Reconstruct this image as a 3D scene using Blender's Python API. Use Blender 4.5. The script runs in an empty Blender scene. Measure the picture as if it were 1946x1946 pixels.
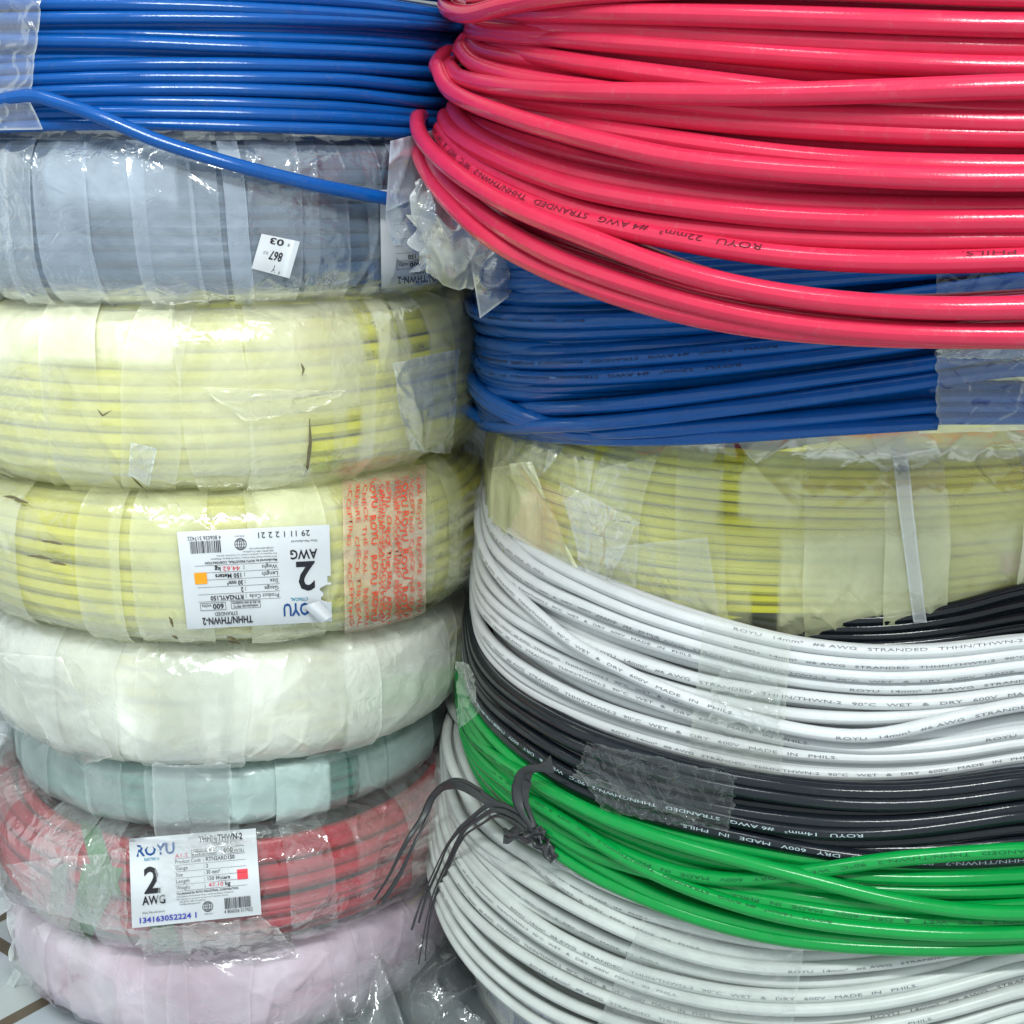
import bpy, math, random
import numpy as np
from mathutils import Vector

random.seed(7)
RNG = np.random.default_rng(11)
scene = bpy.context.scene
COL = scene.collection

# ------------------------------------------------------------------ camera, world, lamps, exposure
H = 0.715                                   # lens height above the floor
PITCH = math.radians(15.0)
FPX, CPX = 2558.0, 973.0                    # focal length and centre, in pixels of the 1946 px photograph
cam_d = bpy.data.cameras.new('camera'); cam = bpy.data.objects.new('camera', cam_d); COL.objects.link(cam)
cam_d.sensor_width = 36.0; cam_d.lens = 36.0 * FPX / 1946.0
cam_d.clip_start = 0.02; cam_d.clip_end = 60.0
cam.location = (0, 0, H); cam.rotation_euler = (math.radians(90) - PITCH, 0, 0)
scene.camera = cam

world = bpy.data.worlds.new('World'); scene.world = world; world.use_nodes = True
bg = world.node_tree.nodes['Background']
bg.inputs['Color'].default_value = (0.84, 0.95, 0.98, 1); bg.inputs['Strength'].default_value = 0.78

def area(name, loc, target, sx, sy, power, col):
    l = bpy.data.lights.new(name, 'AREA'); l.shape = 'RECTANGLE'; l.size = sx; l.size_y = sy
    l.energy = power; l.color = col
    o = bpy.data.objects.new(name, l); COL.objects.link(o); o.location = loc
    d = Vector(target) - Vector(loc); o.rotation_euler = d.to_track_quat('-Z', 'Y').to_euler()
    return o
area('ceiling_lamp', (0.12, -0.70, H + 1.32), (0.1, 1.0, H - 0.2), 1.15, 0.09, 34, (0.95, 1.0, 0.98))
area('ceiling_lamp', (-0.9, 0.2, H + 1.60), (-0.1, 1.0, H - 0.3), 0.5, 0.22, 5, (0.95, 1.0, 1.0))

scene.view_settings.view_transform = 'Standard'; scene.view_settings.look = 'None'
scene.view_settings.exposure = 0.30; scene.view_settings.gamma = 1.0
scene.view_settings.use_curve_mapping = False
scene.cycles.max_bounces = 6; scene.cycles.transparent_max_bounces = 24
scene.cycles.diffuse_bounces = 2; scene.cycles.glossy_bounces = 2
scene.cycles.caustics_reflective = False; scene.cycles.caustics_refractive = False
scene.cycles.use_denoising = True
scene.cycles.use_adaptive_sampling = True; scene.cycles.adaptive_threshold = 0.02

# ------------------------------------------------------------------ geometry of the view: measured photo points -> places on the real coils
def ray(x, y):
    a = (x - CPX) / FPX; b = -(y - CPX) / FPX
    d = np.array([a, math.cos(PITCH) + b * math.sin(PITCH), -math.sin(PITCH) + b * math.cos(PITCH)])
    return d / np.linalg.norm(d)
def hit_cyl(x, y, cx, cy, R, back=False):
    d = ray(x, y); A = d[0] ** 2 + d[1] ** 2; B = -(d[0] * cx + d[1] * cy); D = B * B - A * (cx * cx + cy * cy - R * R)
    s = math.sqrt(max(D, 0.0)); t = (-B + (s if back else -s)) / A
    return d * t + np.array([0, 0, H])
def at_depth(x, y, dep):                     # a point at the given distance along the floor from the lens
    d = ray(x, y); return d * (dep / d[1]) + np.array([0, 0, H])
def project(p):
    x, y, z = p[..., 0], p[..., 1], p[..., 2] - H
    dep = y * math.cos(PITCH) - z * math.sin(PITCH); up = y * math.sin(PITCH) + z * math.cos(PITCH)
    return CPX + FPX * x / dep, CPX - FPX * up / dep

def _h(ix, iy, s):
    v = np.sin(ix * 127.1 + iy * 311.7 + s * 74.7) * 43758.5453
    return v - np.floor(v)
def vnoise(x, y, s=0.0):
    x = np.asarray(x, float); y = np.asarray(y, float)
    ix = np.floor(x); iy = np.floor(y); fx = x - ix; fy = y - iy
    fx = fx * fx * (3 - 2 * fx); fy = fy * fy * (3 - 2 * fy)
    a = _h(ix, iy, s); b = _h(ix + 1, iy, s); c = _h(ix, iy + 1, s); d = _h(ix + 1, iy + 1, s)
    return (a * (1 - fx) + b * fx) * (1 - fy) + (c * (1 - fx) + d * fx) * fy
def fbm(x, y, s=0.0, o=3):
    r = 0; a = 0.5
    for k in range(o):
        r = r + a * vnoise(x * 2 ** k, y * 2 ** k, s + k * 3.1); a *= 0.5
    return r / (1 - 0.5 ** o)
def ridge(x, y, s=0.0, p=6):
    return (1 - np.abs(2 * vnoise(x, y, s) - 1)) ** p

# ------------------------------------------------------------------ materials
def newmat(name):
    m = bpy.data.materials.new(name); m.use_nodes = True
    return m, m.node_tree, m.node_tree.nodes, m.node_tree.links
def pvc(name, col, rough=0.30, dirt=0.06, spec=0.38, coat=0.0):
    m, t, N, L = newmat(name); b = N['Principled BSDF']
    tc = N.new('ShaderNodeTexCoord'); no = N.new('ShaderNodeTexNoise'); no.inputs['Scale'].default_value = 55; no.inputs['Detail'].default_value = 3
    L.new(tc.outputs['Object'], no.inputs['Vector'])
    rp = N.new('ShaderNodeValToRGB'); rp.color_ramp.elements[0].position = 0.3; rp.color_ramp.elements[1].position = 0.72
    d = 1 - dirt * 2.2
    rp.color_ramp.elements[0].color = (col[0] * d, col[1] * d, col[2] * d, 1); rp.color_ramp.elements[1].color = (*col, 1)
    L.new(no.outputs['Fac'], rp.inputs['Fac'])
    ns = N.new('ShaderNodeTexNoise'); ns.inputs['Scale'].default_value = 170; ns.inputs['Detail'].default_value = 4; ns.inputs['Roughness'].default_value = 0.7
    L.new(tc.outputs['Object'], ns.inputs['Vector'])
    ms = N.new('ShaderNodeMapRange'); ms.inputs['From Min'].default_value = 0.57; ms.inputs['From Max'].default_value = 0.72; ms.inputs['To Max'].default_value = 0.24
    L.new(ns.outputs['Fac'], ms.inputs['Value'])
    mc = N.new('ShaderNodeMix'); mc.data_type = 'RGBA'; g_ = 0.30 * max(col) + 0.06
    mc.inputs[7].default_value = (0.5 * col[0] + 0.5 * g_, 0.5 * col[1] + 0.5 * g_, 0.5 * col[2] + 0.5 * g_, 1)
    L.new(ms.outputs['Result'], mc.inputs[0]); L.new(rp.outputs['Color'], mc.inputs[6]); L.new(mc.outputs[2], b.inputs['Base Color'])
    n2 = N.new('ShaderNodeTexNoise'); n2.inputs['Scale'].default_value = 900; n2.inputs['Detail'].default_value = 2
    L.new(tc.outputs['Object'], n2.inputs['Vector'])
    bu = N.new('ShaderNodeBump'); bu.inputs['Strength'].default_value = 0.05; bu.inputs['Distance'].default_value = 0.001
    L.new(n2.outputs['Fac'], bu.inputs['Height']); L.new(bu.outputs['Normal'], b.inputs['Normal'])
    mr = N.new('ShaderNodeMapRange'); mr.inputs['To Min'].default_value = rough - 0.07; mr.inputs['To Max'].default_value = rough + 0.12
    L.new(no.outputs['Fac'], mr.inputs['Value']); L.new(mr.outputs['Result'], b.inputs['Roughness'])
    b.inputs['Specular IOR Level'].default_value = spec; b.inputs['Coat Weight'].default_value = coat
    return m
def plain(name, col, rough=0.6, spec=0.3):
    m, t, N, L = newmat(name); b = N['Principled BSDF']
    b.inputs['Base Color'].default_value = (*col, 1); b.inputs['Roughness'].default_value = rough; b.inputs['Specular IOR Level'].default_value = spec
    return m
def paper(name, col):
    m, t, N, L = newmat(name); b = N['Principled BSDF']; b.inputs['Roughness'].default_value = 0.55
    tc = N.new('ShaderNodeTexCoord'); no = N.new('ShaderNodeTexNoise'); no.inputs['Scale'].default_value = 30; no.inputs['Detail'].default_value = 6
    L.new(tc.outputs['Object'], no.inputs['Vector']); rp = N.new('ShaderNodeValToRGB')
    rp.color_ramp.elements[0].position = 0.25; rp.color_ramp.elements[0].color = (col[0] * .82, col[1] * .82, col[2] * .8, 1); rp.color_ramp.elements[1].color = (*col, 1)
    L.new(no.outputs['Fac'], rp.inputs['Fac']); L.new(rp.outputs['Color'], b.inputs['Base Color'])
    return m
def film(name, tint=(0.82, 0.86, 0.84), rough=0.16, bump=0.5, sheen=1.0, nscale=26, body_rough=0.45):
    """clear to milky plastic film; the vertex attribute 'haze' says how milky it is"""
    m, t, N, L = newmat(name)
    out = N['Material Output']; pb = N['Principled BSDF']
    pb.inputs['Base Color'].default_value = (*tint, 1); pb.inputs['Roughness'].default_value = body_rough; pb.inputs['Specular IOR Level'].default_value = 0.4
    at = N.new('ShaderNodeAttribute'); at.attribute_name = 'haze'
    tc = N.new('ShaderNodeTexCoord')
    no = N.new('ShaderNodeTexNoise'); no.inputs['Scale'].default_value = nscale; no.inputs['Detail'].default_value = 3; no.inputs['Distortion'].default_value = 0.6
    L.new(tc.outputs['Object'], no.inputs['Vector'])
    mr = N.new('ShaderNodeMapRange'); mr.inputs['From Min'].default_value = 0.3; mr.inputs['From Max'].default_value = 0.7
    mr.inputs['To Min'].default_value = 0.72; mr.inputs['To Max'].default_value = 1.22
    L.new(no.outputs['Fac'], mr.inputs['Value'])
    mu = N.new('ShaderNodeMath'); mu.operation = 'MULTIPLY'; mu.use_clamp = True
    L.new(at.outputs['Fac'], mu.inputs[0]); L.new(mr.outputs['Result'], mu.inputs[1])
    tr = N.new('ShaderNodeBsdfTransparent')
    mx = N.new('ShaderNodeMixShader'); L.new(mu.outputs[0], mx.inputs[0]); L.new(tr.outputs[0], mx.inputs[1]); L.new(pb.outputs[0], mx.inputs[2])
    n2 = N.new('ShaderNodeTexNoise'); n2.inputs['Scale'].default_value = 48; n2.inputs['Detail'].default_value = 2; n2.inputs['Distortion'].default_value = 1.2
    L.new(tc.outputs['Object'], n2.inputs['Vector'])
    vo = N.new('ShaderNodeTexVoronoi'); vo.inputs['Scale'].default_value = 62; vo.inputs['Randomness'].default_value = 1.0
    dm = N.new('ShaderNodeMix'); dm.data_type = 'RGBA'; dm.blend_type = 'ADD'; dm.inputs[0].default_value = 0.035
    L.new(tc.outputs['Object'], dm.inputs[6]); L.new(n2.outputs['Color'], dm.inputs[7]); L.new(dm.outputs[2], vo.inputs['Vector'])
    b0 = N.new('ShaderNodeBump'); b0.inputs['Strength'].default_value = bump; b0.inputs['Distance'].default_value = 0.0018
    L.new(n2.outputs['Fac'], b0.inputs['Height'])
    bu = N.new('ShaderNodeBump'); bu.inputs['Strength'].default_value = bump * 0.55; bu.inputs['Distance'].default_value = 0.0022
    L.new(vo.outputs['Distance'], bu.inputs['Height']); L.new(b0.outputs['Normal'], bu.inputs['Normal'])
    gl = N.new('ShaderNodeBsdfGlossy'); gl.inputs['Roughness'].default_value = rough; gl.inputs['Color'].default_value = (1, 1, 1, 1)
    L.new(bu.outputs['Normal'], gl.inputs['Normal']); L.new(bu.outputs['Normal'], pb.inputs['Normal'])
    fr = N.new('ShaderNodeFresnel'); fr.inputs['IOR'].default_value = 1.5; L.new(bu.outputs['Normal'], fr.inputs['Normal'])
    m2 = N.new('ShaderNodeMapRange'); m2.inputs['From Min'].default_value = 0.04; m2.inputs['From Max'].default_value = 0.5; m2.inputs['To Min'].default_value = 0.052 * sheen; m2.inputs['To Max'].default_value = 0.20 * sheen
    L.new(fr.outputs[0], m2.inputs['Value'])
    m3 = N.new('ShaderNodeMixShader'); L.new(m2.outputs[0], m3.inputs[0]); L.new(mx.outputs[0], m3.inputs[1]); L.new(gl.outputs[0], m3.inputs[2])
    L.new(m3.outputs[0], out.inputs['Surface'])
    return m

M = dict(
    red=pvc('red_insulation', (0.66, 0.028, 0.080), 0.14, 0.04),
    blue=pvc('blue_insulation', (0.003, 0.088, 0.36), 0.14, 0.05),
    blue_deep=pvc('deep_blue_insulation', (0.002, 0.092, 0.37), 0.15, 0.06),
    white=pvc('white_insulation', (0.64, 0.66, 0.665), 0.30, 0.035),
    white_old=pvc('aged_white_insulation', (0.58, 0.615, 0.585), 0.30, 0.06),
    black=pvc('black_insulation', (0.010, 0.014, 0.019), 0.12, 0.05),
    green=pvc('green_insulation', (0.002, 0.29, 0.052), 0.15, 0.05),
    yellow=pvc('yellow_insulation', (0.78, 0.76, 0.008), 0.36, 0.05),
    yellow_dull=pvc('pale_yellow_insulation', (0.66, 0.63, 0.03), 0.4, 0.06),
    grey_blue=pvc('slate_insulation', (0.030, 0.070, 0.13), 0.35, 0.10),
    teal=pvc('teal_insulation', (0.01, 0.16, 0.11), 0.4, 0.06),
    wrapred=pvc('wrapped_red_insulation', (0.46, 0.014, 0.034), 0.3, 0.06),
    pink=pvc('pink_insulation', (0.40, 0.07, 0.16), 0.4, 0.06),
    wire_ink=plain('faded_black_print', (0.17, 0.17, 0.19), 0.5),
    black_ink=plain('black_print', (0.02, 0.02, 0.025), 0.6),
    red_wire_ink=plain('dark_red_print', (0.12, 0.008, 0.02), 0.5),
    blue_wire_ink=plain('dark_blue_print', (0.004, 0.016, 0.06), 0.5),
    green_wire_ink=plain('dark_green_print', (0.004, 0.09, 0.03), 0.5),
    yellow_wire_ink=plain('olive_print', (0.10, 0.10, 0.02), 0.5),
    pale_ink=plain('pale_print', (0.42, 0.52, 0.55), 0.5),
    blue_ink=plain('blue_print', (0.010, 0.075, 0.27), 0.5),
    cyan_ink=plain('cyan_print', (0.02, 0.25, 0.40), 0.5),
    stamp_ink=plain('violet_stamp', (0.05, 0.06, 0.42), 0.6),
    red_ink=plain('red_print', (0.70, 0.035, 0.04), 0.5),
    note_ink=plain('red_note', (0.60, 0.04, 0.05), 0.5),
    warn_ink=plain('orange_red_print', (0.80, 0.085, 0.045), 0.4),
    orange=plain('orange_swatch', (0.90, 0.36, 0.02), 0.5),
    redsq=plain('red_swatch', (0.78, 0.035, 0.06), 0.5),
    paper=paper('white_label_paper', (0.74, 0.77, 0.82)),
    string=plain('black_raffia', (0.030, 0.032, 0.035), 0.40, 0.5),
    dirt=plain('dark_grime', (0.16, 0.14, 0.08), 0.9, 0.1),
    green_strap=plain('green_strapping', (0.05, 0.22, 0.07), 0.5),
    f_clear=film('clear_film', (0.80, 0.85, 0.85), 0.12, 0.55, 1.5),
    f_rose=film('rosy_film', (0.74, 0.66, 0.64), 0.12, 0.6, 1.5),
    f_thin=film('thin_crackled_film', (0.55, 0.62, 0.56), 0.06, 0.9, 0.5, 60),
    f_warn=film('reddish_tape_film', (0.98, 0.70, 0.50), 0.14, 0.5, 1.2),
    f_lemon=film('lemon_film', (0.97, 0.97, 0.68), 0.15, 0.42, 1.1),
    f_milky=film('milky_film', (0.95, 0.98, 0.86), 0.20, 0.36, 1.0),
    f_cream=film('cream_film', (0.95, 0.97, 0.60), 0.14, 0.40, 1.1),
    f_pink=film('lilac_film', (0.84, 0.72, 0.82), 0.13, 0.30, 1.0),
    f_grey=film('grey_film', (0.52, 0.62, 0.74), 0.11, 0.55, 1.35),
    f_teal=film('pale_teal_film', (0.55, 0.70, 0.66), 0.25, 0.35, 0.8),
    f_crisp=film('crackled_tape_film', (0.62, 0.70, 0.62), 0.08, 0.5, 0.9, 60),
    f_tape=film('packing_tape_film', (0.66, 0.73, 0.60), 0.16, 0.45, 1.0, 40),
)

# ------------------------------------------------------------------ objects
def thing(name, label, cat, loc, group=None):
    o = bpy.data.objects.new(name, None); COL.objects.link(o); o.location = loc; o.empty_display_size = 0.02
    o['label'] = label; o['category'] = cat
    if group: o['group'] = group
    return o
def mesh_obj(name, V, Fc, mat, parent=None, haze=None, smooth=True, label=None, base=None):
    V = np.asarray(V, float).reshape(-1, 3)
    if parent is not None:
        p = parent
        while p is not None:
            V = V - np.array(p.location); p = p.parent
    elif base is not None:
        V = V - np.array(base)
    me = bpy.data.meshes.new(name)
    if isinstance(Fc, np.ndarray):
        me.vertices.add(len(V)); me.vertices.foreach_set('co', V.ravel().astype(np.float32))
        k = Fc.shape[1]; me.loops.add(Fc.size); me.loops.foreach_set('vertex_index', Fc.ravel().astype(np.int32))
        me.polygons.add(len(Fc)); me.polygons.foreach_set('loop_start', np.arange(0, Fc.size, k, dtype=np.int32))
        me.polygons.foreach_set('loop_total', np.full(len(Fc), k, dtype=np.int32)); me.update(calc_edges=True)
    else:
        me.from_pydata(V.tolist(), [], Fc); me.update()
    if haze is not None:
        a = me.attributes.new('haze', 'FLOAT', 'POINT'); a.data.foreach_set('value', np.clip(np.asarray(haze, np.float32).ravel(), 0, 1))
    if smooth: me.polygons.foreach_set('use_smooth', np.ones(len(me.polygons), dtype=bool))
    me.validate(); me.materials.append(mat)
    o = bpy.data.objects.new(name, me); COL.objects.link(o)
    if parent is not None: o.parent = parent
    elif base is not None: o.location = base
    if label: o['label'] = label
    return o
class Geo:
    def __init__(s): s.V = []; s.F = []; s.h = []; s.n = 0
    def grid(s, P, haze=None, closed_u=False):
        m, n = P.shape[:2]; idx = np.arange(m * n).reshape(m, n) + s.n
        if closed_u: idx = np.vstack([idx, idx[:1]])
        f = np.stack([idx[:-1, :-1], idx[1:, :-1], idx[1:, 1:], idx[:-1, 1:]], -1).reshape(-1, 4)
        s.V.append(P.reshape(-1, 3)); s.F.append(f); s.n += m * n
        s.h.append(np.zeros(m * n) if haze is None else np.broadcast_to(haze, (m, n)).ravel())
    def build(s, name, mat, parent=None, use_haze=False, **k):
        return mesh_obj(name, np.concatenate(s.V), np.concatenate(s.F), mat, parent, np.concatenate(s.h) if use_haze else None, **k)
def tube_frames(P):
    T = np.gradient(P, axis=0); T /= np.linalg.norm(T, axis=1)[:, None] + 1e-12
    return T
def tube(g, P, rho, N0, sides=10, caps=False, taper=None):
    """P path, N0 outward directions along it"""
    T = tube_frames(P); N = N0 - (N0 * T).sum(1)[:, None] * T; N /= np.linalg.norm(N, axis=1)[:, None] + 1e-12
    U = np.cross(N, T); a = np.linspace(0, 2 * math.pi, sides, endpoint=False)
    rr = np.full(len(P), rho) if taper is None else rho * taper
    R = P[:, None] + rr[:, None, None] * (np.cos(a)[None, :, None] * N[:, None] + np.sin(a)[None, :, None] * U[:, None])
    R = np.concatenate([R, R[:, :1]], 1)
    if caps:
        R = np.concatenate([np.repeat(P[:1, None], sides + 1, 1), R, np.repeat(P[-1:, None], sides + 1, 1)], 0)
    g.grid(R)
    return T, N, U

# text, as flat triangles in text units (cap height about 0.7)
_tc = {}
def text_mesh(body, bold=False):
    k = (body, bold)
    if k in _tc: return _tc[k]
    c = bpy.data.curves.new('lettering', 'FONT'); c.body = body; c.resolution_u = 2; c.size = 1.0
    c.offset = 0.022 if bold else 0.0
    o = bpy.data.objects.new('lettering', c); COL.objects.link(o)
    dg = bpy.context.evaluated_depsgraph_get(); dg.update()
    me = bpy.data.meshes.new_from_object(o.evaluated_get(dg))
    me.calc_loop_triangles()
    v = np.zeros(len(me.vertices) * 3); me.vertices.foreach_get('co', v); v = v.reshape(-1, 3)
    f = np.zeros(len(me.loop_triangles) * 3, dtype=np.int32); me.loop_triangles.foreach_get('vertices', f); f = f.reshape(-1, 3)
    bpy.data.objects.remove(o); bpy.data.curves.remove(c); bpy.data.meshes.remove(me)
    v = v[:, :2].copy()
    if len(v): v[:, 0] -= v[:, 0].min()
    _tc[k] = (v, f); return _tc[k]
class Ink:
    def __init__(s): s.V = []; s.F = []; s.n = 0
    def add(s, P, f): s.V.append(P); s.F.append(f + s.n); s.n += len(P)
    def build(s, name, mat, parent):
        if s.n: return mesh_obj(name, np.concatenate(s.V), np.concatenate(s.F), mat, parent, smooth=False)

WIRE_TEXT = 'ROYU   14mm\u00b2   #6 AWG   STRANDED   THHN/THWN-2   90\u00b0C   WET   &   DRY   600V   MADE   IN   PHILS.'
WIRE_TEXT4 = WIRE_TEXT.replace('14mm', '22mm').replace('#6', '#4')

# ------------------------------------------------------------------ loose cable coils
def wire_coil(name, label, mat, c, rho, traces, texts=(), ink=None, text=WIRE_TEXT, ridge_w=0.12, fill=(1.75, 3.5), group='coils of electrical cable', nth=220,
              smooth=0.045, wobble=0.0012, auto_back=True, gap_max=0.020):
    """traces: (layer, points) - each a run of the cable seen in the photo, put on the coil's own cylinder at radius R + layer*rho"""
    cx, cy, R = c
    runs = []; allp = []
    for tr in traces:
        lay, pts = tr[0], tr[1]; rad = R + lay * rho
        xl, yl = min((p[0], p[1]) for p in pts); dl = ray(xl, yl)[:2]; dl /= np.linalg.norm(dl); rt = abs(cx * dl[1] - cy * dl[0])
        rt = min(max(rt, R - 0.030), R + 0.030) if rt > R - 0.05 else rad
        P = []; zp = None; bk = False; ordp = sorted(range(len(pts)), reverse=True)
        for i in ordp:                              # from the right end round to the left: past the left edge the run goes on behind
            p = pts[i]; k = min(max(1 - (p[0] - xl) / 260.0, 0.0), 1.0); k = k * k * (3 - 2 * k); rk = rad * (1 - k) + rt * k
            a = hit_cyl(p[0], p[1], cx, cy, rk); b = hit_cyl(p[0], p[1], cx, cy, rk, True)
            ta = math.atan2(a[0] - cx, -(a[1] - cy))
            if len(p) > 2: bk = True
            elif zp is not None and not bk and auto_back and ta < -0.95 and abs(b[2] - zp) + 0.004 < abs(a[2] - zp): bk = True
            q = b if bk else a; zp = q[2]; P.append(q)
        P = np.array(P[::-1])
        th = np.arctan2(P[:, 0] - cx, -(P[:, 1] - cy)); r = np.hypot(P[:, 0] - cx, P[:, 1] - cy)
        th = np.where(th > 2.6, th - 2 * math.pi, th)
        o = np.argsort(th); th, r, z = th[o], r[o], P[o, 2]
        runs.append([th, r, z, lay, tr[2] if len(tr) > 2 else None]); allp.append(np.c_[th, r, z])
    A = np.concatenate(allp); X = np.c_[np.ones(len(A)), A[:, 1] * np.sin(A[:, 0]), -A[:, 1] * np.cos(A[:, 0])]
    w = ridge_w * math.sqrt(len(A)); S = np.linalg.lstsq(np.r_[X, np.diag([0, w, w])], np.r_[A[:, 2], 0, 0, 0], rcond=None)[0]
    plane = lambda t, r: S[0] + S[1] * r * np.sin(t) - S[2] * r * np.cos(t)
    TH = np.linspace(-math.pi, math.pi, nth)
    def dense(th, r, z):
        dz = z - plane(th, r); e = 0.9
        tt = np.r_[th[0] - e, th, th[-1] + e]; m = dz.mean()
        q = np.interp(TH, tt, np.r_[0.4 * dz[0] + 0.6 * m, dz, 0.4 * dz[-1] + 0.6 * m])
        rr = np.interp(TH, np.r_[th[0] - 0.3, th, th[-1] + 0.3], np.r_[R + lay * rho, r, R + lay * rho])
        k = np.exp(-0.5 * (np.arange(-12, 13) * (TH[1] - TH[0]) / smooth) ** 2); k /= k.sum()
        sm = lambda a: np.convolve(np.pad(a, 12, mode='edge'), k, 'valid')
        q, rr = sm(q), sm(rr)
        return q, rr
    loops = []
    for th, r, z, lay, opt in runs:
        q, rr = dense(th, r, z); loops.append([q, rr, opt])
    order = loops
    fillers = []
    base = sorted([l for l in loops], key=lambda l: -l[0][nth // 2])
    for li, dep in enumerate(fill):
        for a, b in zip(base[:-1], base[1:]):
            if a[0][nth // 2] - b[0][nth // 2] > gap_max: continue
            f = RNG.uniform(0.3, 0.7); ph = RNG.uniform(0, 6.28)
            q = a[0] * f + b[0] * (1 - f) + wobble * np.sin(TH * 2 + ph)
            rr = np.full(nth, R - dep * rho) + wobble * np.sin(TH * 3 + ph * 2)
            fillers.append([q, rr, None])
    seq = fillers + order
    g = Geo(); paths = []
    # closed-run blending at the back so that the runs make one continuous cable
    bl = np.clip((np.abs(TH) - 2.3) / (math.pi - 2.3), 0, 1); bl = bl * bl * (3 - 2 * bl)
    cont = []
    for i, (q, rr, opt) in enumerate(seq):
        z = plane(TH, rr) + q
        cont.append([z.copy(), rr.copy()])
    for i in range(len(seq)):
        nx = (i + 1) % len(seq)
        if nx == 0: continue
        zm = 0.5 * (cont[i][0][-1] + cont[nx][0][0]); rm = 0.5 * (cont[i][1][-1] + cont[nx][1][0])
        m = TH > 0
        dz = zm - cont[i][0][-1]; dr = rm - cont[i][1][-1]
        cont[i][0][m] += bl[m] * dz; cont[i][1][m] += bl[m] * dr
        m = TH < 0
        dz = zm - cont[nx][0][0]; dr = rm - cont[nx][1][0]
        cont[nx][0][m] += bl[m] * dz; cont[nx][1][m] += bl[m] * dr
    P_all = []; N_all = []
    nf = len(fillers); opened = []
    for i, (z, rr) in enumerate(cont):
        P = np.c_[cx + rr * np.sin(TH), cy - rr * np.cos(TH), z]; Nn = np.c_[np.sin(TH), -np.cos(TH), 0 * TH]
        paths.append(P) if i >= nf else None
        if i >= nf and seq[i][2] == 'open':           # a run that ends where the photo shows its cut end
            px, _ = project(P); last = runs[i - nf][0][-1]; k = TH <= last + 0.005
            opened.append((P[k], Nn[k])); continue
        P_all.append(P if i == 0 else P[1:]); N_all.append(Nn if i == 0 else Nn[1:])
    tube(g, np.concatenate(P_all), rho, np.concatenate(N_all), 14, caps=True)
    for P, Nn in opened: tube(g, P, rho, Nn, 12, caps=True)
    zmin = min(p[:, 2].min() for p in paths) - rho
    root = thing(name, label, 'cable coil', (cx, cy, zmin), group)
    g.build('cable', mat, root)
    for (ri, px0, phi, flip, start, hgt, stretch) in texts:
        P = paths[ri]; T = tube_frames(P); Nn = np.c_[np.sin(TH), -np.cos(TH), 0 * TH]
        N = Nn - (Nn * T).sum(1)[:, None] * T; N /= np.linalg.norm(N, axis=1)[:, None]; U = np.cross(N, T)
        s = np.r_[0, np.cumsum(np.linalg.norm(np.diff(P, axis=0), axis=1))]
        xs, _ = project(P); half = np.where(TH < 0)[0]; i0 = half[np.argmin(xs[half])]; i1 = np.searchsorted(TH, 1.2)
        s0 = np.interp(px0, xs[i0:i1], s[i0:i1])
        v, f = text_mesh(text, False); h = hgt * 2 * rho / 0.7
        u = v[:, 0] * h * stretch; vv = (v[:, 1] - 0.35) * h
        if flip: u = -u; vv = -vv
        if start == 'end': start = u[np.argmax(np.abs(u))]
        su = s0 + u - start
        keep = (su > s[5]) & (su < s[-6])
        interp = lambda Q: np.c_[[np.interp(su, s, Q[:, k]) for k in range(3)]].T
        ang = math.radians(phi) + vv / rho
        Pt = interp(P) + 1.06 * rho * (np.cos(ang)[:, None] * interp(N) + np.sin(ang)[:, None] * interp(U))
        inks = Ink(); inks.add(Pt, f[keep[f].all(1)]); inks.build('printed_lettering', ink, root)
    return root, paths, plane

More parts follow.
